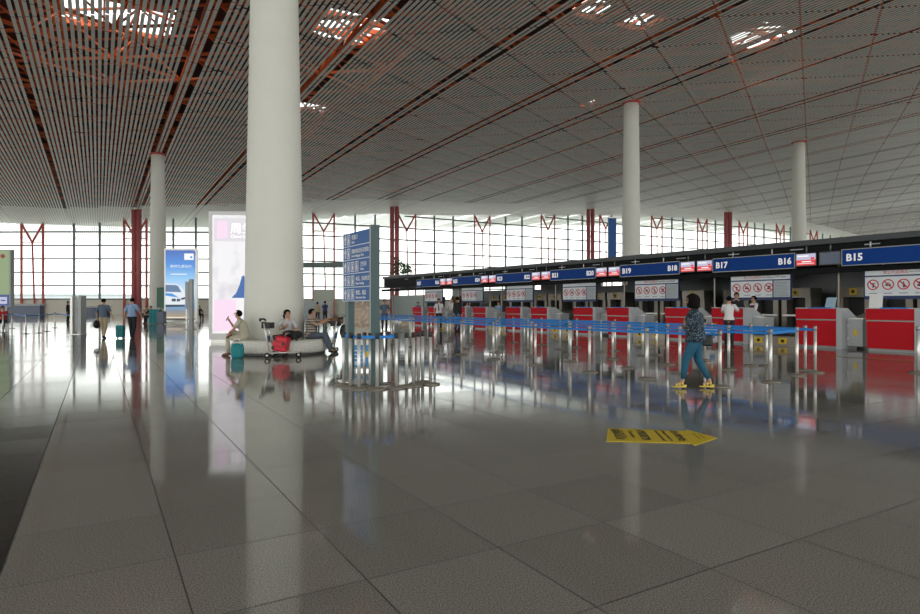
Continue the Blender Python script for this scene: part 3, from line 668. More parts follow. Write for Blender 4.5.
m.prism([(1.3, 1.8), (1.75, 1.95), (1.7, 2.08), (1.25, 1.95)], y0-.012, y0, 'car_dark'); m.prism([(.1, 1.25), (1.9, 1.3), (1.8, 1.45), (.1, 1.45)], y0-.012, y0, 'car_dark'); m.prism([(1.5, 1.2), (1.75, 1.25), (1.85, 1.6), (1.6, 1.7)], y0-.014, y0-.002, 'car_blue')
m.build('car_picture', f)
text('lettering', '新时代,新动力', .26, (.45, -.02, 4.35), 'lit_white', f)
m = MB(); m.b2((1.5, -.02, 4.95), (2.2, -.012, 5.45), 'lit_white'); m.b2((1.95, -.024, 5.08), (2.1, -.02, 5.24), 'car_blue'); m.b2((.5, -.02, 3.8), (1.7, -.012, 3.86), 'lit_white'); m.b2((.2, -.02, .42), (1.9, -.012, .48), 'lit_white'); m.build('caption_block', f)
lit('ad_green', (.30, .42, .20), .75); lit('ad_sign_blue', (.03, .08, .30), .7)
t = thing('light_box', 'green advertising panel with blue pictogram strip cut by the left edge', 'light box', Vector((-36, 45, 0)))
MB().b2((0, 0, 1.3), (3.0, .4, 5.5), 'steel_dark').build('frame', t); f = MB().b2((.05, -.01, 2.2), (2.92, 0, 5.42), 'ad_green').build('poster', t)
m = MB(); disc(m, (2.45, 5.0), .001, .16, 'truss_red', -.014, 14); disc(m, (1.85, 4.2), .001, .3, 'car_blue', -.014, 16); m.build('emblem', f)
m = MB(); m.b2((.05, -.01, 1.35), (2.92, 0, 2.18), 'ad_sign_blue'); m.b2((2.2, -.014, 1.5), (2.75, -.01, 2.0), 'lit_lav'); m.b2((1.4, -.014, 1.5), (1.95, -.01, 2.0), 'lit_lav'); m.b2((2.3, -.018, 1.7), (2.65, -.014, 1.8), 'ad_sign_blue'); m.build('pictogram', t)
for x in (.4, 2.6): MB().b2((x-.08, .1, 0), (x+.08, .3, 1.3), 'steel_dark').build('post', t)
# ------------------------------------------------------------------ small fixtures
t = thing('sensor_gate', 'upright grey steel gate unit standing among the far left belt posts', 'gate', gp(77, 334.5))
MB().b2((-.26, -.1, 0), (-.16, .3, 1.82), 'steel').build('upright', t); MB().b2((.12, -.12, 0), (.26, .3, 1.85), 'counter_grey').build('upright', t)
MB().b2((-.16, 0, .12), (.12, .2, 1.72), 'steel_dark').build('panel', t); MB().b2((-.3, -.2, 0), (.3, .35, .03), 'steel').build('floor_plate', t)
m = MB(); m.b2((-.04, -.01, 1.15), (.04, 0, 1.2), 'red_ring'); m.build('indicator', t)
t = thing('info_post', 'slim dark steel information post standing before the blue car poster', 'post', gp(189.5, 329.5))
MB().b2((0, -.08, 0), (.2, .12, 2.9), 'steel_dark').build('column', t); MB().b2((-.22, -.06, 1.2), (-.02, .1, 2.75), 'counter_grey').build('screen_case', t); MB().b2((-.2, -.05, 0), (-.12, .05, 1.2), 'steel').build('leg', t); MB().b2((-.3, -.2, 0), (.3, .25, .03), 'steel_dark').build('floor_plate', t)
mat('deep_green', (.01, .12, .07), .4)
t = thing('green_sign', 'narrow dark green sign board at the right of the far left column', 'sign', at(160.5, 52)); MB().b2((-.3, -.05, 1.2), (.35, .05, 2.9), 'deep_green').build('panel', t); MB().b2((-.05, -.04, 0), (.05, .04, 1.2), 'steel_dark').build('post', t)
for i, (px, Y, w, h) in enumerate(((18, 70, 5, 1.6), (93, 80, 3.6, 1.3), (232-12, 80, 3, 1.2), (313, 78, 4, 1.9))):
    t = thing('counter_desk', ['dark low desk at the glass wall behind the far left belts', 'dark low desk at the glass wall left of the walking men', 'dark low desk right of the blue car poster', 'grey booth seen right of the huge column'][i], 'desk', at(px, Y))
    MB().b2((-w/2, 0, 0), (w/2, .8, h*.85), 'screen_blue' if i < 3 else 'counter_grey').build('body', t); MB().b2((-w/2-.1, -.1, h*.85), (w/2+.1, .9, h), 'counter_grey').build('top', t)
t = thing('glass_booth', 'tall pale grey glass booth standing behind the striped shirt man', 'booth', at(321, 60))
for x in (-2.6, 2.4): MB().b2((x, 0, 0), (x+.2, .2, 5.6), 'mullion').build('post', t)
MB().b2((-2.6, 0, 5.2), (2.6, 2, 5.6), 'mullion').build('roof', t); MB().b2((-2.4, .05, .2), (2.4, .1, 5.2), 'glass').build('pane', t); MB().b2((-1.2, 2.0, 1.8), (.8, 2.1, 3.0), 'brushed').build('board', t)
# ------------------------------------------------------------------ floor arrow
ap = [gp(607.8, 428.7), gp(686.4, 431.3), gp(686.0, 429.8), gp(717.4, 438.3), gp(694.4, 445.8), gp(691.3, 443.8), gp(606.4, 441.6)]
o_ = gp(606.4, 441.6); dx = (gp(691.3, 443.8)-o_); ang = math.atan2(dx.y, dx.x); Mi = Matrix.Rotation(-ang, 3, 'Z')
t = thing('floor_arrow', 'yellow floor sticker arrow with black lettering pointing right', 'floor sticker', o_, ang)
lp = [Mi @ (p-o_) for p in ap]; n = len(lp)
ym = MB(); mat('sticker_yellow', (.62, .44, .012), .45); ym.add([(p.x, p.y, .006) for p in lp]+[(p.x, p.y, .001) for p in lp], [tuple(range(n))[::-1]]+[(i, (i+1) % n, (i+1) % n+n, i+n) for i in range(n)], 'sticker_yellow'); ym.build('arrow_body', t)
Wd = (lp[0]-lp[-1]).length; Ls = lp[1].x
RT = PI/2
def ft(body, x, y, size, sx=1): text('lettering', body, size, (x, y, .0075), 'black', t, rot=(0, 0, 0), ext=.0005, sx=sx)
def fc(body, x, width, y0=.92, span=.80):      # one line of lettering running across the arrow
    w_ = text('lettering', body, 1, (x*Ls, y0*Wd, .0075), 'black', t, rot=(0, 0, -PI/2), ext=.0005, bold=.02)
    L_ = max(v.co.x for v in w_.data.vertices); w_.scale = (span*Wd/L_, width*Ls/.75, 1)
fc('国际出发', .13, .075); fc('D BCD', .215, .04, .85, .6)
fc('Counter', .31, .05, .82, .55)
fc('值机柜台', .41, .075); 
m = MB(); m.b2((.485*Ls, Wd*.18, .0065), (.50*Ls, Wd*.80, .0075), 'black'); m.b2((.46*Ls, Wd*.18, .0065), (.50*Ls, Wd*.26, .0075), 'black'); m.b2((.46*Ls, Wd*.72, .0065), (.50*Ls, Wd*.80, .0075), 'black')
mat('soot_yellow', (.35, .25, .01), .5)
m.b2((Ls*1.03, Wd*.30, .0065), (Ls*1.05, Wd*.75, .0075), 'soot_yellow'); m.b2((Ls*1.09, Wd*.36, .0065), (Ls*1.11, Wd*.72, .0075), 'soot_yellow'); m.build('printed_marks', t)
fc('International', .62, .04); fc('Departure', .70, .04); fc('办理处', .80, .075)
# ------------------------------------------------------------------ people
def skin_body(name, verts, edges, radii, parent, m):
    me = bpy.data.meshes.new(name); me.from_pydata([tuple(v) for v in verts], edges, [])
    o = bpy.data.objects.new(name, me); COL.objects.link(o)
    md = o.modifiers.new('skin', 'SKIN'); sv = me.skin_vertices[0].data if me.skin_vertices else None
    for i, r in enumerate(radii): sv[i].radius = (r, r); sv[i].use_root = (i == 0)
    sb = o.modifiers.new('sub', 'SUBSURF'); sb.levels = 1
    bpy.context.view_layer.update()
    ne = bpy.data.meshes.new_from_object(o.evaluated_get(bpy.context.evaluated_depsgraph_get()))
    bpy.data.objects.remove(o); ne.materials.clear(); ne.materials.append(MATS[m]); ne.polygons.foreach_set('use_smooth', [True]*len(ne.polygons))
    b = bpy.data.objects.new('body', ne); COL.objects.link(b); b.parent = parent; return b
STAND = dict(pel=(0, 0, .95), bel=(0, 0, 1.08), che=(0, .0, 1.27), nb=(0, 0, 1.43), nk=(0, .01, 1.49), hd=(0, .025, 1.60),
             shL=(-.17, 0, 1.39), elL=(-.21, -.03, 1.12), wrL=(-.22, .04, .88), shR=(.17, 0, 1.39), elR=(.21, -.03, 1.12), wrR=(.22, .04, .88),
             hipL=(-.09, 0, .90), knL=(-.10, .02, .50), anL=(-.10, -.03, .09), hipR=(.09, 0, .90), knR=(.10, .02, .50), anR=(.10, -.03, .09))
def person(label, loc, rz, pose={}, scale=1.0, shirt='white', legs='black', shoes='black', sleeve='short', yaw=0.0, pitch=0.0, hair='short', legend=1.0, female=False, toeL=(0, 1, -.05), toeR=(0, 1, -.05), vest=None, build=1.0, legpart='trousers'):
    J = {k: Vector(v) for k, v in STAND.items()}; J.update({k: Vector(v) for k, v in pose.items()})
    t = thing('person', label, 'person', loc, rz); t.scale = (scale,)*3
    vs = []; ra = []; ed = []
    def av(p, r, link=None):
        vs.append(Vector(p)); ra.append(r)
        if link is not None: ed.append((link, len(vs)-1))
        return len(vs)-1
    lat = (J['shR']-J['shL']).normalized(); hl = (J['hipR']-J['hipL']).normalized()
    pel = av(J['pel'], .085); bel = av(J['bel'], .085, pel); che = av(J['che'], .095, bel); nb = av(J['nb'], .055, che); nk = av(J['nk'], .048, nb)
    HR = Matrix.Rotation(yaw, 3, 'Z') @ Matrix.Rotation(-pitch, 3, 'X'); hd = J['hd']
    jaw = av(hd+HR @ Vector((0, .012, -.055)), .058, nk); mid = av(hd+HR @ Vector((0, .0, .02)), .082, jaw); av(hd+HR @ Vector((0, -.012, .075)), .062, mid)
    ext = {}
    for S, sg in (('L', -1), ('R', 1)):
        sh = av(J['sh'+S], .05, che if False else nb); el = av(J['el'+S], .036, sh); fa = av((J['el'+S]+J['wr'+S])/2, .034, el); wr = av(J['wr'+S], .023, fa)
        d = (J['wr'+S]-J['el'+S]).normalized(); sd = d.cross(Vector((0, 1, 0)) if abs(d.y) < .8 else Vector((0, 0, 1))).normalized(); nn = sd.cross(d).normalized()
        pm = av(J['wr'+S]+d*.06, .032, wr)
        for q in range(4):
            o1 = J['wr'+S]+d*.09+sd*(q-1.5)*.021; ln_ = (.062, .075, .07, .055)[q]
            k1 = av(o1, .0095, pm); k2 = av(o1+d*ln_*.55-nn*.01, .0085, k1); av(o1+d*ln_-nn*.035, .0075, k2)
        k1 = av(J['wr'+S]+d*.045+sd*sg*.038, .011, pm); av(J['wr'+S]+d*.085+sd*sg*.058-nn*.012, .009, k1)
        hp = av(J['hip'+S], .078, pel); kn = av(J['kn'+S], .048, hp); cf = av(J['kn'+S].lerp(J['an'+S], .35)+Vector((0, -.012, 0)), .047, kn); an = av(J['an'+S], .032, cf)
        td = Vector(toeL if S == 'L' else toeR).normalized(); ext[S] = td
        av(J['an'+S]+td*.13+Vector((0, 0, -.04)), .028, an)
    body = skin_body('body', vs, ed, ra, t, 'skin')
    # nose and ears join the head's mesh as part of it
    fm = MB(); fm.ell(hd+HR @ Vector((0, .092, -.005)), (.013, .018, .022), 'skin', HR)
    for sg in (-1, 1): fm.ell(hd+HR @ Vector((sg*.078, -.005, -.002)), (.010, .02, .03), 'skin', HR)
    fm.build('facial_features', body)
    em = MB(); [em.ell(hd+HR @ Vector((sg*.030, .076, .018)), (.012, .008, .006), 'black', HR, 8, 6) for sg in (-1, 1)]; [em.box(hd+HR @ Vector((sg*.031, .080, .038)), (.034, .006, .006), 'hair', HR) for sg in (-1, 1)]; em.build('eyes', body)
    mm = MB(); mm.ell(hd+HR @ Vector((0, .077, -.048)), (.022, .006, .006), 'counter_red', HR, 8, 6); mm.build('mouth', body)
    # hair
    h = MB(); hc = hd+HR @ Vector((0, -.012, .035))
    if hair == 'bob':
        h.ell(hd+HR @ Vector((0, -.02, .02)), (.115, .125, .125), 'hair', HR, 18, 14, drop=lambda q: q.y > .55 and q.z < .35)
        h.tube([hd+HR @ Vector((0, -.035, .04)), hd+HR @ Vector((0, -.035, -.04)), hd+HR @ Vector((0, -.035, -.10)), hd+HR @ Vector((0, -.03, -.125))], [(.112, .09), (.124, .10), (.118, .09), (.09, .07)], 'hair', 16, side=HR @ Vector((1, 0, 0)))
    else:
        h.ell(hc, (.094, .108, .098), 'hair', HR, 16, 12, drop=lambda q: (q.y > .35 and q.z < .38) or q.z < -.62)
        if hair == 'bun': h.ell(hd+HR @ Vector((0, -.115, .03)), (.045, .045, .045), 'hair', HR)
        if hair == 'tail': h.tube([hd+HR @ Vector((0, -.10, .02)), hd+HR @ Vector((0, -.135, -.04)), hd+HR @ Vector((0, -.12, -.14))], [.03, .034, .015], 'hair', 8)
    h.build('hair', t)
    # shirt
    bw = build; s = MB(); top = J['nb']; bel_, che_, pel_ = J['bel'], J['che'], J['pel']
    up = (top-che_).normalized(); fw = .9 if female else 1.0
    s.tube([pel_-(bel_-pel_)*(.25 if sleeve != 'half' or not female else .62), pel_, bel_, bel_.lerp(che_, .5), che_, che_.lerp(top, .55), top-up*.01, top+up*.035], [(.176*bw, .150*bw), (.172*bw, .142*bw), (.150*fw*bw, .124*bw), (.155*fw*bw, .122*bw), (.172*fw*bw, .128*bw), (.165*fw*bw, .105*bw), (.10, .075), (.062, .058)], shirt, 16, side=lat)
    for S in 'LR':
        a, e, w = J['sh'+S], J['el'+S], J['wr'+S]; inn = a+(J['nb']-a)*.45-Vector((0, 0, .02))
        if sleeve == 'short': s.tube([inn, a, a.lerp(e, .3), a.lerp(e, .75)], [.066*bw, .066*bw, .06*bw, .06*bw], shirt, 12)
        elif sleeve == 'long': s.tube([inn, a, a.lerp(e, .5), e, e.lerp(w, .5), w-(w-e)*.03], [.066*bw, .066*bw, .056*bw, .05*bw, .044*bw, .036*bw], shirt, 12)
        elif sleeve == 'half': s.tube([inn, a, a.lerp(e, .5), e], [.07*bw, .07*bw, .066*bw, .062*bw], shirt, 12)
    s.build('shirt', t)
    if vest:
        s = MB(); s.tube([pel_+(bel_-pel_)*.1, bel_, che_, che_.lerp(top, .6)], [(.166, .134), (.158, .13), (.18, .137), (.15, .11)], vest, 16, side=lat); s.build('waistcoat', t)
    # trousers
    g = MB(); g.tube([pel_+(bel_-pel_)*.5, pel_, (J['hipL']+J['hipR'])/2+(pel_-bel_)*.15], [(.142*bw, .112*bw), (.156*bw, .122*bw), (.15*bw, .115*bw)], legs, 16, side=hl)
    for S in 'LR':
        hp, kn, an = J['hip'+S], J['kn'+S], J['an'+S]; end = kn.lerp(an, legend)
        tk = 1.0 if not female else .92
        g.tube([hp+(pel_-hp)*.3, hp, hp.lerp(kn, .5), kn, kn.lerp(an, legend*.5), end], [.088*tk*bw, .096*tk*bw, .082*tk*bw, .064*tk*bw, (.062*tk if not female else .058), (.055 if not female else .040)], legs, 12)
    g.build(legpart, t)
    for S in 'LR':
        an = J['an'+S]; td = ext[S]; dn = Vector((0, 0, -1)); 
        if shoes == 'sandal':
            sd2 = td.cross(Vector((0, 0, 1))).normalized(); f = MB(); zf = an.z-.09
            q = lambda a, z: Vector((an.x, an.y, zf+z))+Vector((td.x, td.y, 0)).normalized()*a
            f.tube([q(-.055, .02), q(-.0, .018), q(.08, .012), q(.15, .010), q(.185, .012)], [(.034, .022), (.04, .02), (.046, .014), (.042, .012), (.02, .01)], 'sandal', 12, side=sd2); f.tube([q(-.03, 0), q(-.03, .05)], [(.03, .03), (.035, .04)], 'sandal', 10)
            for a_, z_, r_ in ((.10, .048, .046), (.05, .064, .042), (.0, .085, .040)): f.tube([q(a_, z_)-sd2*r_-Vector((0, 0, .03)), q(a_, z_)-sd2*r_*.6+Vector((0, 0, .012)), q(a_, z_)+Vector((0, 0, .02)), q(a_, z_)+sd2*r_*.6+Vector((0, 0, .012)), q(a_, z_)+sd2*r_-Vector((0, 0, .03))], [(.014, .005)]*5, 'sandal', 8, side=td)
            f.build('sandal', t); continue
        f = MB(); f.tube([an-td*.055+dn*.035, an+dn*.04+td*.0, an+td*.08+dn*.052, an+td*.15+dn*.06, an+td*.175+dn*.062], [(.034, .034), (.04, .048), (.045, .036), (.04, .026), (.02, .014)], shoes, 12, side=td.cross(Vector((0, 0, 1))))
        f.build('shoe', t)
    return t
def face(dx, dy): return math.atan2(-dx, dy)
mat('teal_pants', (.008, .09, .16), .8); mat('sandal', (.72, .55, .10), .5); mat('khaki', (.42, .34, .22), .85); mat('khaki_shirt', (.50, .46, .36), .85); mat('bluegrey_shirt', (.10, .14, .20), .85)
mat('lightblue_shirt', (.28, .40, .62), .85); mat('dark_cloth', (.018, .018, .022), .85); mat('pale_grey_shirt', (.48, .48, .50), .85); mat('grey_jeans', (.10, .12, .16), .85); mat('white_shirt', (.72, .72, .74), .8); mat('maroon', (.10, .01, .02), .8); mat('red_cloth', (.5, .02, .02), .8); mat('teal_bag', (.01, .22, .25), .7); mat('bag_red', (.62, .01, .03), .45); mat('brown_bag', (.16, .09, .05), .7)
# walking woman
W = gp(694.5, 388.6); Wr = face(-1, .28)
wom = person('woman in a spotted navy blouse and teal trousers walking left past the belt posts', W, Wr,
    dict(pel=(0, -.02, .90), bel=(0, -.01, 1.03), che=(0, .0, 1.22), nb=(0, .015, 1.36), nk=(0, .03, 1.42), hd=(0, .05, 1.51),
         shL=(-.17, .01, 1.32), elL=(-.23, .11, 1.03), wrL=(-.06, .15, 1.12), shR=(.17, .01, 1.32), elR=(.22, .0, 1.05), wrR=(.06, .13, 1.06),
         hipL=(-.09, .0, .86), knL=(-.08, .15, .50), anL=(-.08, .20, .11), hipR=(.09, -.03, .86), knR=(.09, -.07, .49), anR=(.09, -.27, .11)),
    .955, 'blouse_print', 'teal_pants', 'sandal', 'half', yaw=.0, hair='bob', legend=.84, female=True, toeR=(0, 1, -.05), build=1.2)
mat('bag_black', (.01, .01, .012), .5)
t = thing('handbag', 'small black shoulder bag hanging at the hip of the walking woman', 'bag', W+Matrix.Rotation(Wr, 3, 'Z') @ Vector((.15, -.21, 0)), Wr)
o = MB().b2((-.04, -.09, .70), (.04, .09, .88), 'bag_black').build('pouch', t); bv = o.modifiers.new('b', 'BEVEL'); bv.width = .03; bv.segments = 3; MB().b2((.038, -.092, .78), (.05, .092, .885), 'bag_black').build('flap', t); MB().tube([(0, .05, .9), (-.04, .12, 1.2), (-.06, .16, 1.38)], .008, 'bag_black', 6).build('strap', t)
# far walking men
M1 = gp(103.5, 338.3)
man_a = dict(hipL=(-.09, 0, .90), knL=(-.10, .10, .50), anL=(-.09, .12, .09), anR=(.09, -.14, .10), knR=(.10, .0, .49), elL=(-.30, -.02, 1.14), wrL=(-.30, .0, .88), elR=(.31, -.03, 1.16), wrR=(.38, .03, .93))
person('man in blue-grey shirt and khaki trousers walking away with a black bag', M1, face(0.05, 1), man_a, .97, 'bluegrey_shirt', 'khaki', 'black', 'half', build=1.08)
t = thing('holdall', 'black holdall carried in the left hand of the man in khaki trousers', 'bag', M1+Vector((-.29, .02, 0)), PI/2)
MB().ell((0, 0, .58), (.22, .10, .17), 'bag_black').build('body', t); MB().tube([(-.08, 0, .72), (0, 0, .80), (.08, 0, .72)], .012, 'bag_black', 6).build('handle', t)
M2 = gp(132, 338); person('man in light blue shirt and dark trousers walking away pulling a suitcase', M2, face(-.05, 1), dict(man_a, elL=(-.27, -.06, 1.13), wrL=(-.27, -.12, .92)), .99, 'lightblue_shirt', 'dark_cloth', 'black', 'half', yaw=.6, build=1.12)
def suitcase(lab, p, rz, w, d, h, m, handle=True):
    t = thing('suitcase', lab, 'suitcase', p, rz)
    b = MB(); b.tube([(0, 0, .06), (0, 0, .10), (0, 0, h-.04), (0, 0, h)], [(w*.44, d*.42), (w/2, d/2), (w/2, d/2), (w*.44, d*.42)], m, 16, side=(1, 0, 0)) if False else b.b2((-w/2, -d/2, .05), (w/2, d/2, h), m); o = b.build('shell', t)
    bv = o.modifiers.new('b', 'BEVEL'); bv.width = .03; bv.segments = 3
    for k in (-1, 0, 1): MB().b2((k*w*.28-.01, -d/2-.008, .1), (k*w*.28+.01, -d/2, h-.06), 'black').build('rib', t)
    for sx in (-1, 1): MB().tube([(sx*w*.35-.015, 0, .03), (sx*w*.35+.015, 0, .03)], .03, 'rubber', 12).build('wheel', t)
    if handle: MB().tube([(-w*.25, 0, h), (-w*.25, 0, h+.3), (w*.25, 0, h+.3), (w*.25, 0, h)], .009, 'steel', 6).build('handle', t)
    return t
suitcase('teal upright suitcase pulled by the man in the light blue shirt', M2+Vector((-.34, -.28, 0)), 0, .30, .22, .55, 'teal_bag')
# seated people round the column bench
cx_, cy_ = c1.x, c1.y
SM = Vector((-5.94, 16.95, 0))
person('man in khaki sitting with crossed leg on the granite bench, looking at his phone', SM, face(-1, -.12),
    dict(pel=(0, 0, .52), bel=(0, .02, .64), che=(0, .08, .83), nb=(0, .14, .97), nk=(0, .165, 1.03), hd=(0, .20, 1.13), shL=(-.17, .12, .94), elL=(-.20, .26, .73), wrL=(-.10, .40, .62),
         shR=(.17, .12, .94), elR=(.19, .34, .76), wrR=(.12, .43, .93), hipL=(-.09, .03, .49), knL=(-.12, .44, .48), anL=(-.12, .42, .09), hipR=(.09, .03, .50), knR=(.16, .40, .66), anR=(-.08, .38, .60)),
    1.0, 'khaki_shirt', 'khaki_shirt', 'brown_bag', 'short', pitch=-.3, toeR=(-.8, .3, -.2), build=1.05)
t = thing('phone', 'small phone held up by the man in khaki', 'phone', SM+Matrix.Rotation(face(-1, -.12), 3, 'Z') @ Vector((.10, .50, 1.02)), face(-1, -.12)); MB().box((0, 0, 0), (.07, .012, .13), 'black', Matrix.Rotation(.5, 3, 'X')).build('casing', t); MB().box((0, -.008, 0), (.06, .004, .11), 'screen_blue', Matrix.Rotation(.5, 3, 'X')).build('display', t)
t = thing('tote_bag', 'teal bag with pale straps on the floor beside the man in khaki', 'bag', gp(236, 357.5)+Vector((.08, -.12, 0)))
b = MB(); b.tube([(0, 0, 0), (0, 0, .05), (0, 0, .25), (0, 0, .38)], [(.14, .09), (.17, .11), (.18, .10), (.15, .05)], 'teal_bag', 14, side=(1, 0, 0)); b.build('body', t)
b = MB(); b.tube([(-.1, -.04, .36), (-.07, -.06, .5), (.07, -.06, .5), (.1, -.04, .36)], .012, 'white', 6); b.build('strap', t)
SW = Vector((-4.75, 17.02, 0)); SWr = face(-.25, -1)
person('woman in pale grey T-shirt sitting on the granite bench beside the luggage trolley', SW, SWr,
    dict(pel=(0, 0, .52), bel=(0, .0, .65), che=(0, .03, .84), nb=(0, .05, .98), nk=(0, .06, 1.04), hd=(0, .08, 1.14), shL=(-.17, .05, .95), elL=(-.30, .10, .72), wrL=(-.22, .34, .66),
         shR=(.17, .05, .95), elR=(.25, .10, .71), wrR=(.02, .22, .80), hipL=(-.09, .03, .50), knL=(-.16, .42, .50), anL=(-.14, .40, .10), hipR=(.09, .03, .50), knR=(.24, .36, .52), anR=(.02, .46, .16)),
    1.0, 'pale_grey_shirt', 'dark_cloth', 'black', 'short', yaw=1.3, hair='tail', legend=.75, female=True, build=1.05)
t = thing('folded_jacket', 'black jacket bundled on the lap of the woman in the grey T-shirt', 'jacket', SW+Matrix.Rotation(SWr, 3, 'Z') @ Vector((-.18, .28, 0)), SWr)
b = MB(); b.ell((0, 0, .63), (.20, .16, .08), 'dark_cloth', None, 14, 8); b.ell((-.22, .02, .58), (.16, .14, .11), 'dark_cloth', Matrix.Rotation(.4, 3, 'Y'), 12, 8); b.build('cloth_bundle', t)
b = MB(); b.tube([(-.2, .12, .60), (-.27, .18, .50), (-.33, .18, .46)], [.05, .045, .03], 'dark_cloth', 10); b.build('sleeve', t)
SS = Vector((-4.35, 17.75, 0)); SSr = face(1, -.12)
person('man in striped T-shirt sitting on the bench end reaching towards a trolley', SS, SSr,
    dict(pel=(0, 0, .52), bel=(0, .02, .65), che=(0, .03, .86), nb=(0, .04, 1.0), nk=(0, .06, 1.06), hd=(0, .08, 1.16), shL=(-.17, .05, .97), elL=(-.18, .30, .92), wrL=(-.12, .52, 1.0),
         shR=(.17, .05, .97), elR=(.20, .28, .82), wrR=(.12, .50, .92), hipL=(-.09, .03, .50), knL=(-.10, .46, .52), anL=(-.10, .62, .12), hipR=(.09, .03, .50), knR=(.14, .47, .54), anR=(.12, .66, .12)),
    1.0, 'striped_shirt', 'grey_jeans', 'black', 'short', pitch=-.1, build=1.12)
# luggage trolleys
def trolley(lab, loc, rz, basket=True):
    t = thing('luggage_trolley', lab, 'luggage trolley', loc, rz)
    b = MB()
    for y in (-.26, .26): b.tube([(0.02, y, .13), (.85, y*.75, .16)], .018, 'steel', 8)
    for x in (.1, .35, .6, .84): b.tube([(x, -.25, .145), (x, .25, .145)], .012, 'steel', 6)
    b.build('platform', t)
    b = MB()
    for y in (-.2, .2): b.tube([(.10, y, .13), (.0, y, .60), (-.06, y, .92)], .018, 'steel', 8)
    for z, x in ((.4, .04), (.6, 0), (.75, -.03)): b.tube([(x, -.2, z), (x, .2, z)], .012, 'steel', 6)
    b.build('upright_frame', t)
    MB().tube([(-.13, -.27, .98), (-.16, -.2, 1.02), (-.16, .2, 1.02), (-.13, .27, .98)], .026, 'black', 10).build('handle_bar', t)
    if basket:
        b = MB(); b.b2((-.12, -.2, .78), (.12, .2, .80), 'black'); b.b2((-.12, -.2, .78), (-.1, .2, .95), 'black'); b.b2((.1, -.2, .78), (.12, .2, .92), 'black'); b.b2((-.12, -.2, .78), (.12, -.18, .93), 'black'); b.b2((-.12, .18, .78), (.12, .2, .93), 'black'); b.build('basket', t)
    mat('panel_blue', (.10, .25, .45), .5); MB().b2((-.0, -.16, .42), (.02, .16, .58), 'panel_blue').build('plate', t)
    for x, y in ((.05, -.27), (.05, .27), (.80, 0)):
        b = MB(); b.tube([(x, y-.02, .075), (x, y+.02, .075)], .075, 'rubber', 16); b.tube([(x, y-.022, .075), (x, y+.022, .075)], .035, 'steel', 10); w = b.build('wheel', t)
    return t
T1 = gp(268, 357.6); trolley('luggage trolley with a red suitcase in front of the granite bench', T1, .05)
t = thing('suitcase', 'red suitcase with black corners lying tilted on the trolley before the bench', 'suitcase', T1+Vector((.36, 0, .37)), .05)
Mr = Matrix.Rotation(.18, 3, 'Y'); b = MB(); b.box((0, 0, 0), (.36, .46, .38), 'bag_red', Mr); o = b.build('shell', t); bv = o.modifiers.new('b', 'BEVEL'); bv.width = .04; bv.segments = 3
b = MB()
for x, z in ((-.15, .13), (-.15, -.12), (.1, .02)): b.box(Mr @ Vector((x, -.235, z)), (.07, .02, .08), 'black', Mr)
b.build('corner_guard', t); b = MB(); b.box(Mr @ Vector((.02, -.236, .06)), (.3, .01, .012), 'black', Mr); b.box(Mr @ Vector((.02, -.236, -.06)), (.3, .01, .012), 'black', Mr); b.build('zip', t)
T2 = at(336, 18.0); trolley('luggage trolley loaded with bags at the right end of the bench', T2, PI)
t = thing('travel_bag', 'brown travel bag on top of the trolley before the striped shirt man', 'bag', T2+Vector((-.02, 0, .81)), .2)
MB().ell((0, 0, .12), (.24, .15, .12), 'brown_bag', None, 14, 10).build('body', t); MB().tube([(-.1, 0, .22), (0, 0, .29), (.1, 0, .22)], .015, 'black', 8).build('handle', t)
t = thing('rucksack', 'black rucksack hanging behind the trolley right of the bench', 'bag', T2+Vector((.28, -.12, .62)))
MB().ell((0, 0, 0), (.15, .13, .22), 'bag_black', None, 14, 10).build('body', t); MB().tube([(-.05, .08, .2), (-.12, .12, .28)], .015, 'bag_black', 8).build('strap', t)
T3 = at(699, 20.8); trolley('luggage trolley of cardboard parcels in front of the counters, beside the woman in white', T3, .3)
mat('cardboard', (.45, .20, .07), .8); mat('parcel_white', (.6, .6, .62), .7)
t = thing('parcel', 'brown cardboard carton with printed side on the trolley by the counters', 'box', T3+Vector((.35, .1, .17)), .3)
MB().b2((-.22, -.2, 0), (.22, .2, .42), 'parcel_white').build('carton', t); MB().b2((-.1, -.21, .1), (.1, -.2, .3), 'panel_blue').build('print', t)
t = thing('parcel', 'orange-brown flat carton topmost on the trolley by the counters', 'box', T3+Vector((.35, .1, .591)), .3); MB().b2((-.26, -.2, 0), (.2, .2, .2), 'cardboard').build('carton', t); MB().b2((-.03, -.203, 0), (.03, .2, .202), 'parcel_white').build('tape', t)
# people at the counters
person('woman in white T-shirt and black trousers standing at the counter with the two clerks', at(729, 20.3), face(.5, .85), dict(elR=(.28, .12, 1.2), wrR=(.22, .34, 1.30), elL=(-.22, .1, 1.15), wrL=(-.1, .36, 1.25)), .98, 'white_shirt', 'dark_cloth', 'black', 'short', hair='bun', female=True)
person('clerk in black jacket standing behind the counter facing the woman in white', at(736.5, 24.6), face(-.5, -.85), dict(elL=(-.24, .1, 1.15), wrL=(-.1, .3, 1.1)), 1.10, 'dark_cloth', 'dark_cloth', 'black', 'long')
person('clerk in maroon waistcoat and white blouse right of the black-jacketed clerk', at(754, 24.2), face(-.85, -.1), dict(elL=(-.24, .1, 1.15), wrL=(-.1, .3, 1.2)), 1.02, 'white_shirt', 'dark_cloth', 'black', 'long', hair='bun', female=True, vest='maroon')
person('man in black suit and blue trousers standing at a far counter, seen from behind', gp(457.5, 331.8), face(.7, .8), {}, 1.06, 'dark_cloth', 'screen_blue', 'black', 'long', build=1.15)
man_o = person('uniformed officer in white shirt and dark tie standing left of the man in black', gp(439, 329.8), face(-.1, -1), dict(elL=(-.26, .02, 1.14), elR=(.26, .02, 1.14)), 1.03, 'white_shirt', 'dark_cloth', 'black', 'short')
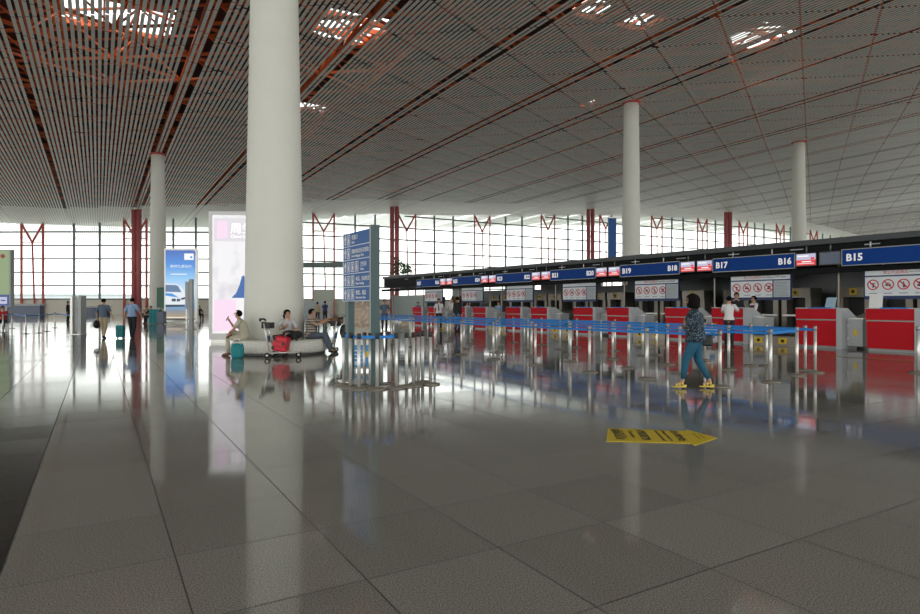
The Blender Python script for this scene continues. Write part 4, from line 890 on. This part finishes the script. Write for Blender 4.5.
MB().prism([(-.02, 1.42), (.02, 1.42), (.035, 1.08), (0, 1.02), (-.035, 1.08)], .125, .14, 'dark_navy').build('tie', man_o)
person('officer in white shirt behind the man in black suit', at(452, 40.5), face(.1, -1), {}, 1.08, 'white_shirt', 'dark_cloth', 'black', 'short')
person('agent leaning behind the far counter right of the man in black', rn(32.6, 22.1), face(-.3, -.9), {}, .93, 'white_shirt', 'dark_cloth', 'black', 'short')
person('agent in dark top behind the far counter left of the officers', rn(39.4, 22.3), face(-.3, -.9), {}, .95, 'dark_cloth', 'dark_cloth', 'black', 'long')
person('agent in pale shirt bending behind the counter under B21', rn(29.4, 22.2), face(-.3, -.9), {}, .95, 'lightblue_shirt', 'dark_cloth', 'black', 'short')
person('woman in grey top standing at the belts right of the directory sign', gp(384.5, 333.0), face(.3, -1), dict(elL=(-.24, .05, 1.15), wrL=(-.1, .25, 1.1)), .99, 'bluegrey_shirt', 'dark_cloth', 'black', 'short', hair='bun', female=True)
person('distant person in dark blue standing beyond the striped shirt man', at(325, 48), face(.2, 1), {}, 1.0, 'dark_navy', 'dark_cloth', 'black', 'short')
person('distant woman in a brown top standing left of the person in dark blue', at(317.5, 47), face(.2, 1), {}, .96, 'khaki', 'dark_cloth', 'black', 'short', hair='bun', female=True)
person('distant person in black standing at the far left belt posts', at(68, 50), face(1, .2), {}, 1.0, 'dark_cloth', 'dark_cloth', 'black', 'long')
SIT = dict(pel=(0, 0, .52), bel=(0, .02, .65), che=(0, .03, .86), nb=(0, .04, 1.0), nk=(0, .06, 1.06), hd=(0, .08, 1.16), shL=(-.17, .05, .97), elL=(-.18, .25, .80), wrL=(-.1, .42, .72),
           shR=(.17, .05, .97), elR=(.20, .25, .80), wrR=(.1, .42, .72), hipL=(-.09, .03, .50), knL=(-.10, .46, .52), anL=(-.10, .46, .10), hipR=(.09, .03, .50), knR=(.12, .46, .52), anR=(.12, .46, .10))
def stool(lab, p, rz, w=.5):
    t = thing('seat', lab, 'seat', p, rz); MB().b2((-w/2, -.25, .38), (w/2, .22, .43), 'steel_dark').build('seat_pad', t); MB().b2((-w/2, -.28, .43), (w/2, -.25, .8), 'steel_dark').build('backrest', t)
    for sx in (-1, 1): MB().b2((sx*w*.4-.02, -.2, 0), (sx*w*.4+.02, .18, .38), 'steel').build('leg', t)
for px, Y, dx, sh, lab in ((3, 34, .3, 'red_cloth', 'person in red sitting at the left edge behind the belts'), (199, 58, .8, 'dark_cloth', 'person in dark clothes sitting right of the blue car poster'), (146, 48, .6, 'khaki', 'person in brown sitting with luggage at the far left column'), (151.5, 47, -.3, 'dark_cloth', 'person in black sitting at the foot of the far left column')):
    p = at(px, Y); a = face(dx, -.6); person(lab, p, a, SIT, 1.05, sh, 'dark_cloth', 'black', 'long'); stool('steel seat under the '+lab.split(' sitting')[0]+(' near the far left column' if px in (146, 151.5) else ''), p, a)
suitcase('teal suitcase standing at the foot of the far left column', at(155.3, 45.5), .1, .75, .4, 1.1, 'teal_bag', False)
suitcase('dark grey suitcase standing right of the teal one by the far left column', at(160.5, 45.5), -.1, .7, .4, .95, 'screen_blue', False)
# ------------------------------------------------------------------ light and camera
w = bpy.data.worlds.new('sky'); sc.world = w; w.use_nodes = True; nt = w.node_tree; bg = nt.nodes['Background']
tc = nt.nodes.new('ShaderNodeTexCoord'); sp = nt.nodes.new('ShaderNodeSeparateXYZ'); nt.links.new(tc.outputs['Generated'], sp.inputs[0])
cr = nt.nodes.new('ShaderNodeValToRGB'); e = cr.color_ramp.elements; e[0].position = 0; e[0].color = (1, 1, .95, 1); e[1].position = .8; e[1].color = (.96, 1, .97, 1)
nt.links.new(sp.outputs[2], cr.inputs[0]); nt.links.new(cr.outputs[0], bg.inputs[0]); bg.inputs[1].default_value = 1.0
cam = bpy.data.cameras.new('camera'); co = bpy.data.objects.new('camera', cam); COL.objects.link(co); co.location = (0, 0, CH); co.rotation_euler = (PI/2, 0, 0)
cam.sensor_width = 36; cam.lens = 36*F/920; cam.shift_y = (HZ-307)/920; cam.clip_end = 3000; sc.camera = co
sc.view_settings.view_transform = 'Standard'; sc.view_settings.look = 'None'; sc.view_settings.exposure = 1.4; sc.view_settings.gamma = 1
sc.cycles.max_bounces = 10; sc.cycles.diffuse_bounces = 6; sc.cycles.glossy_bounces = 5; sc.cycles.transparent_max_bounces = 16; sc.cycles.sample_clamp_indirect = 6
sc.cycles.use_denoising = True
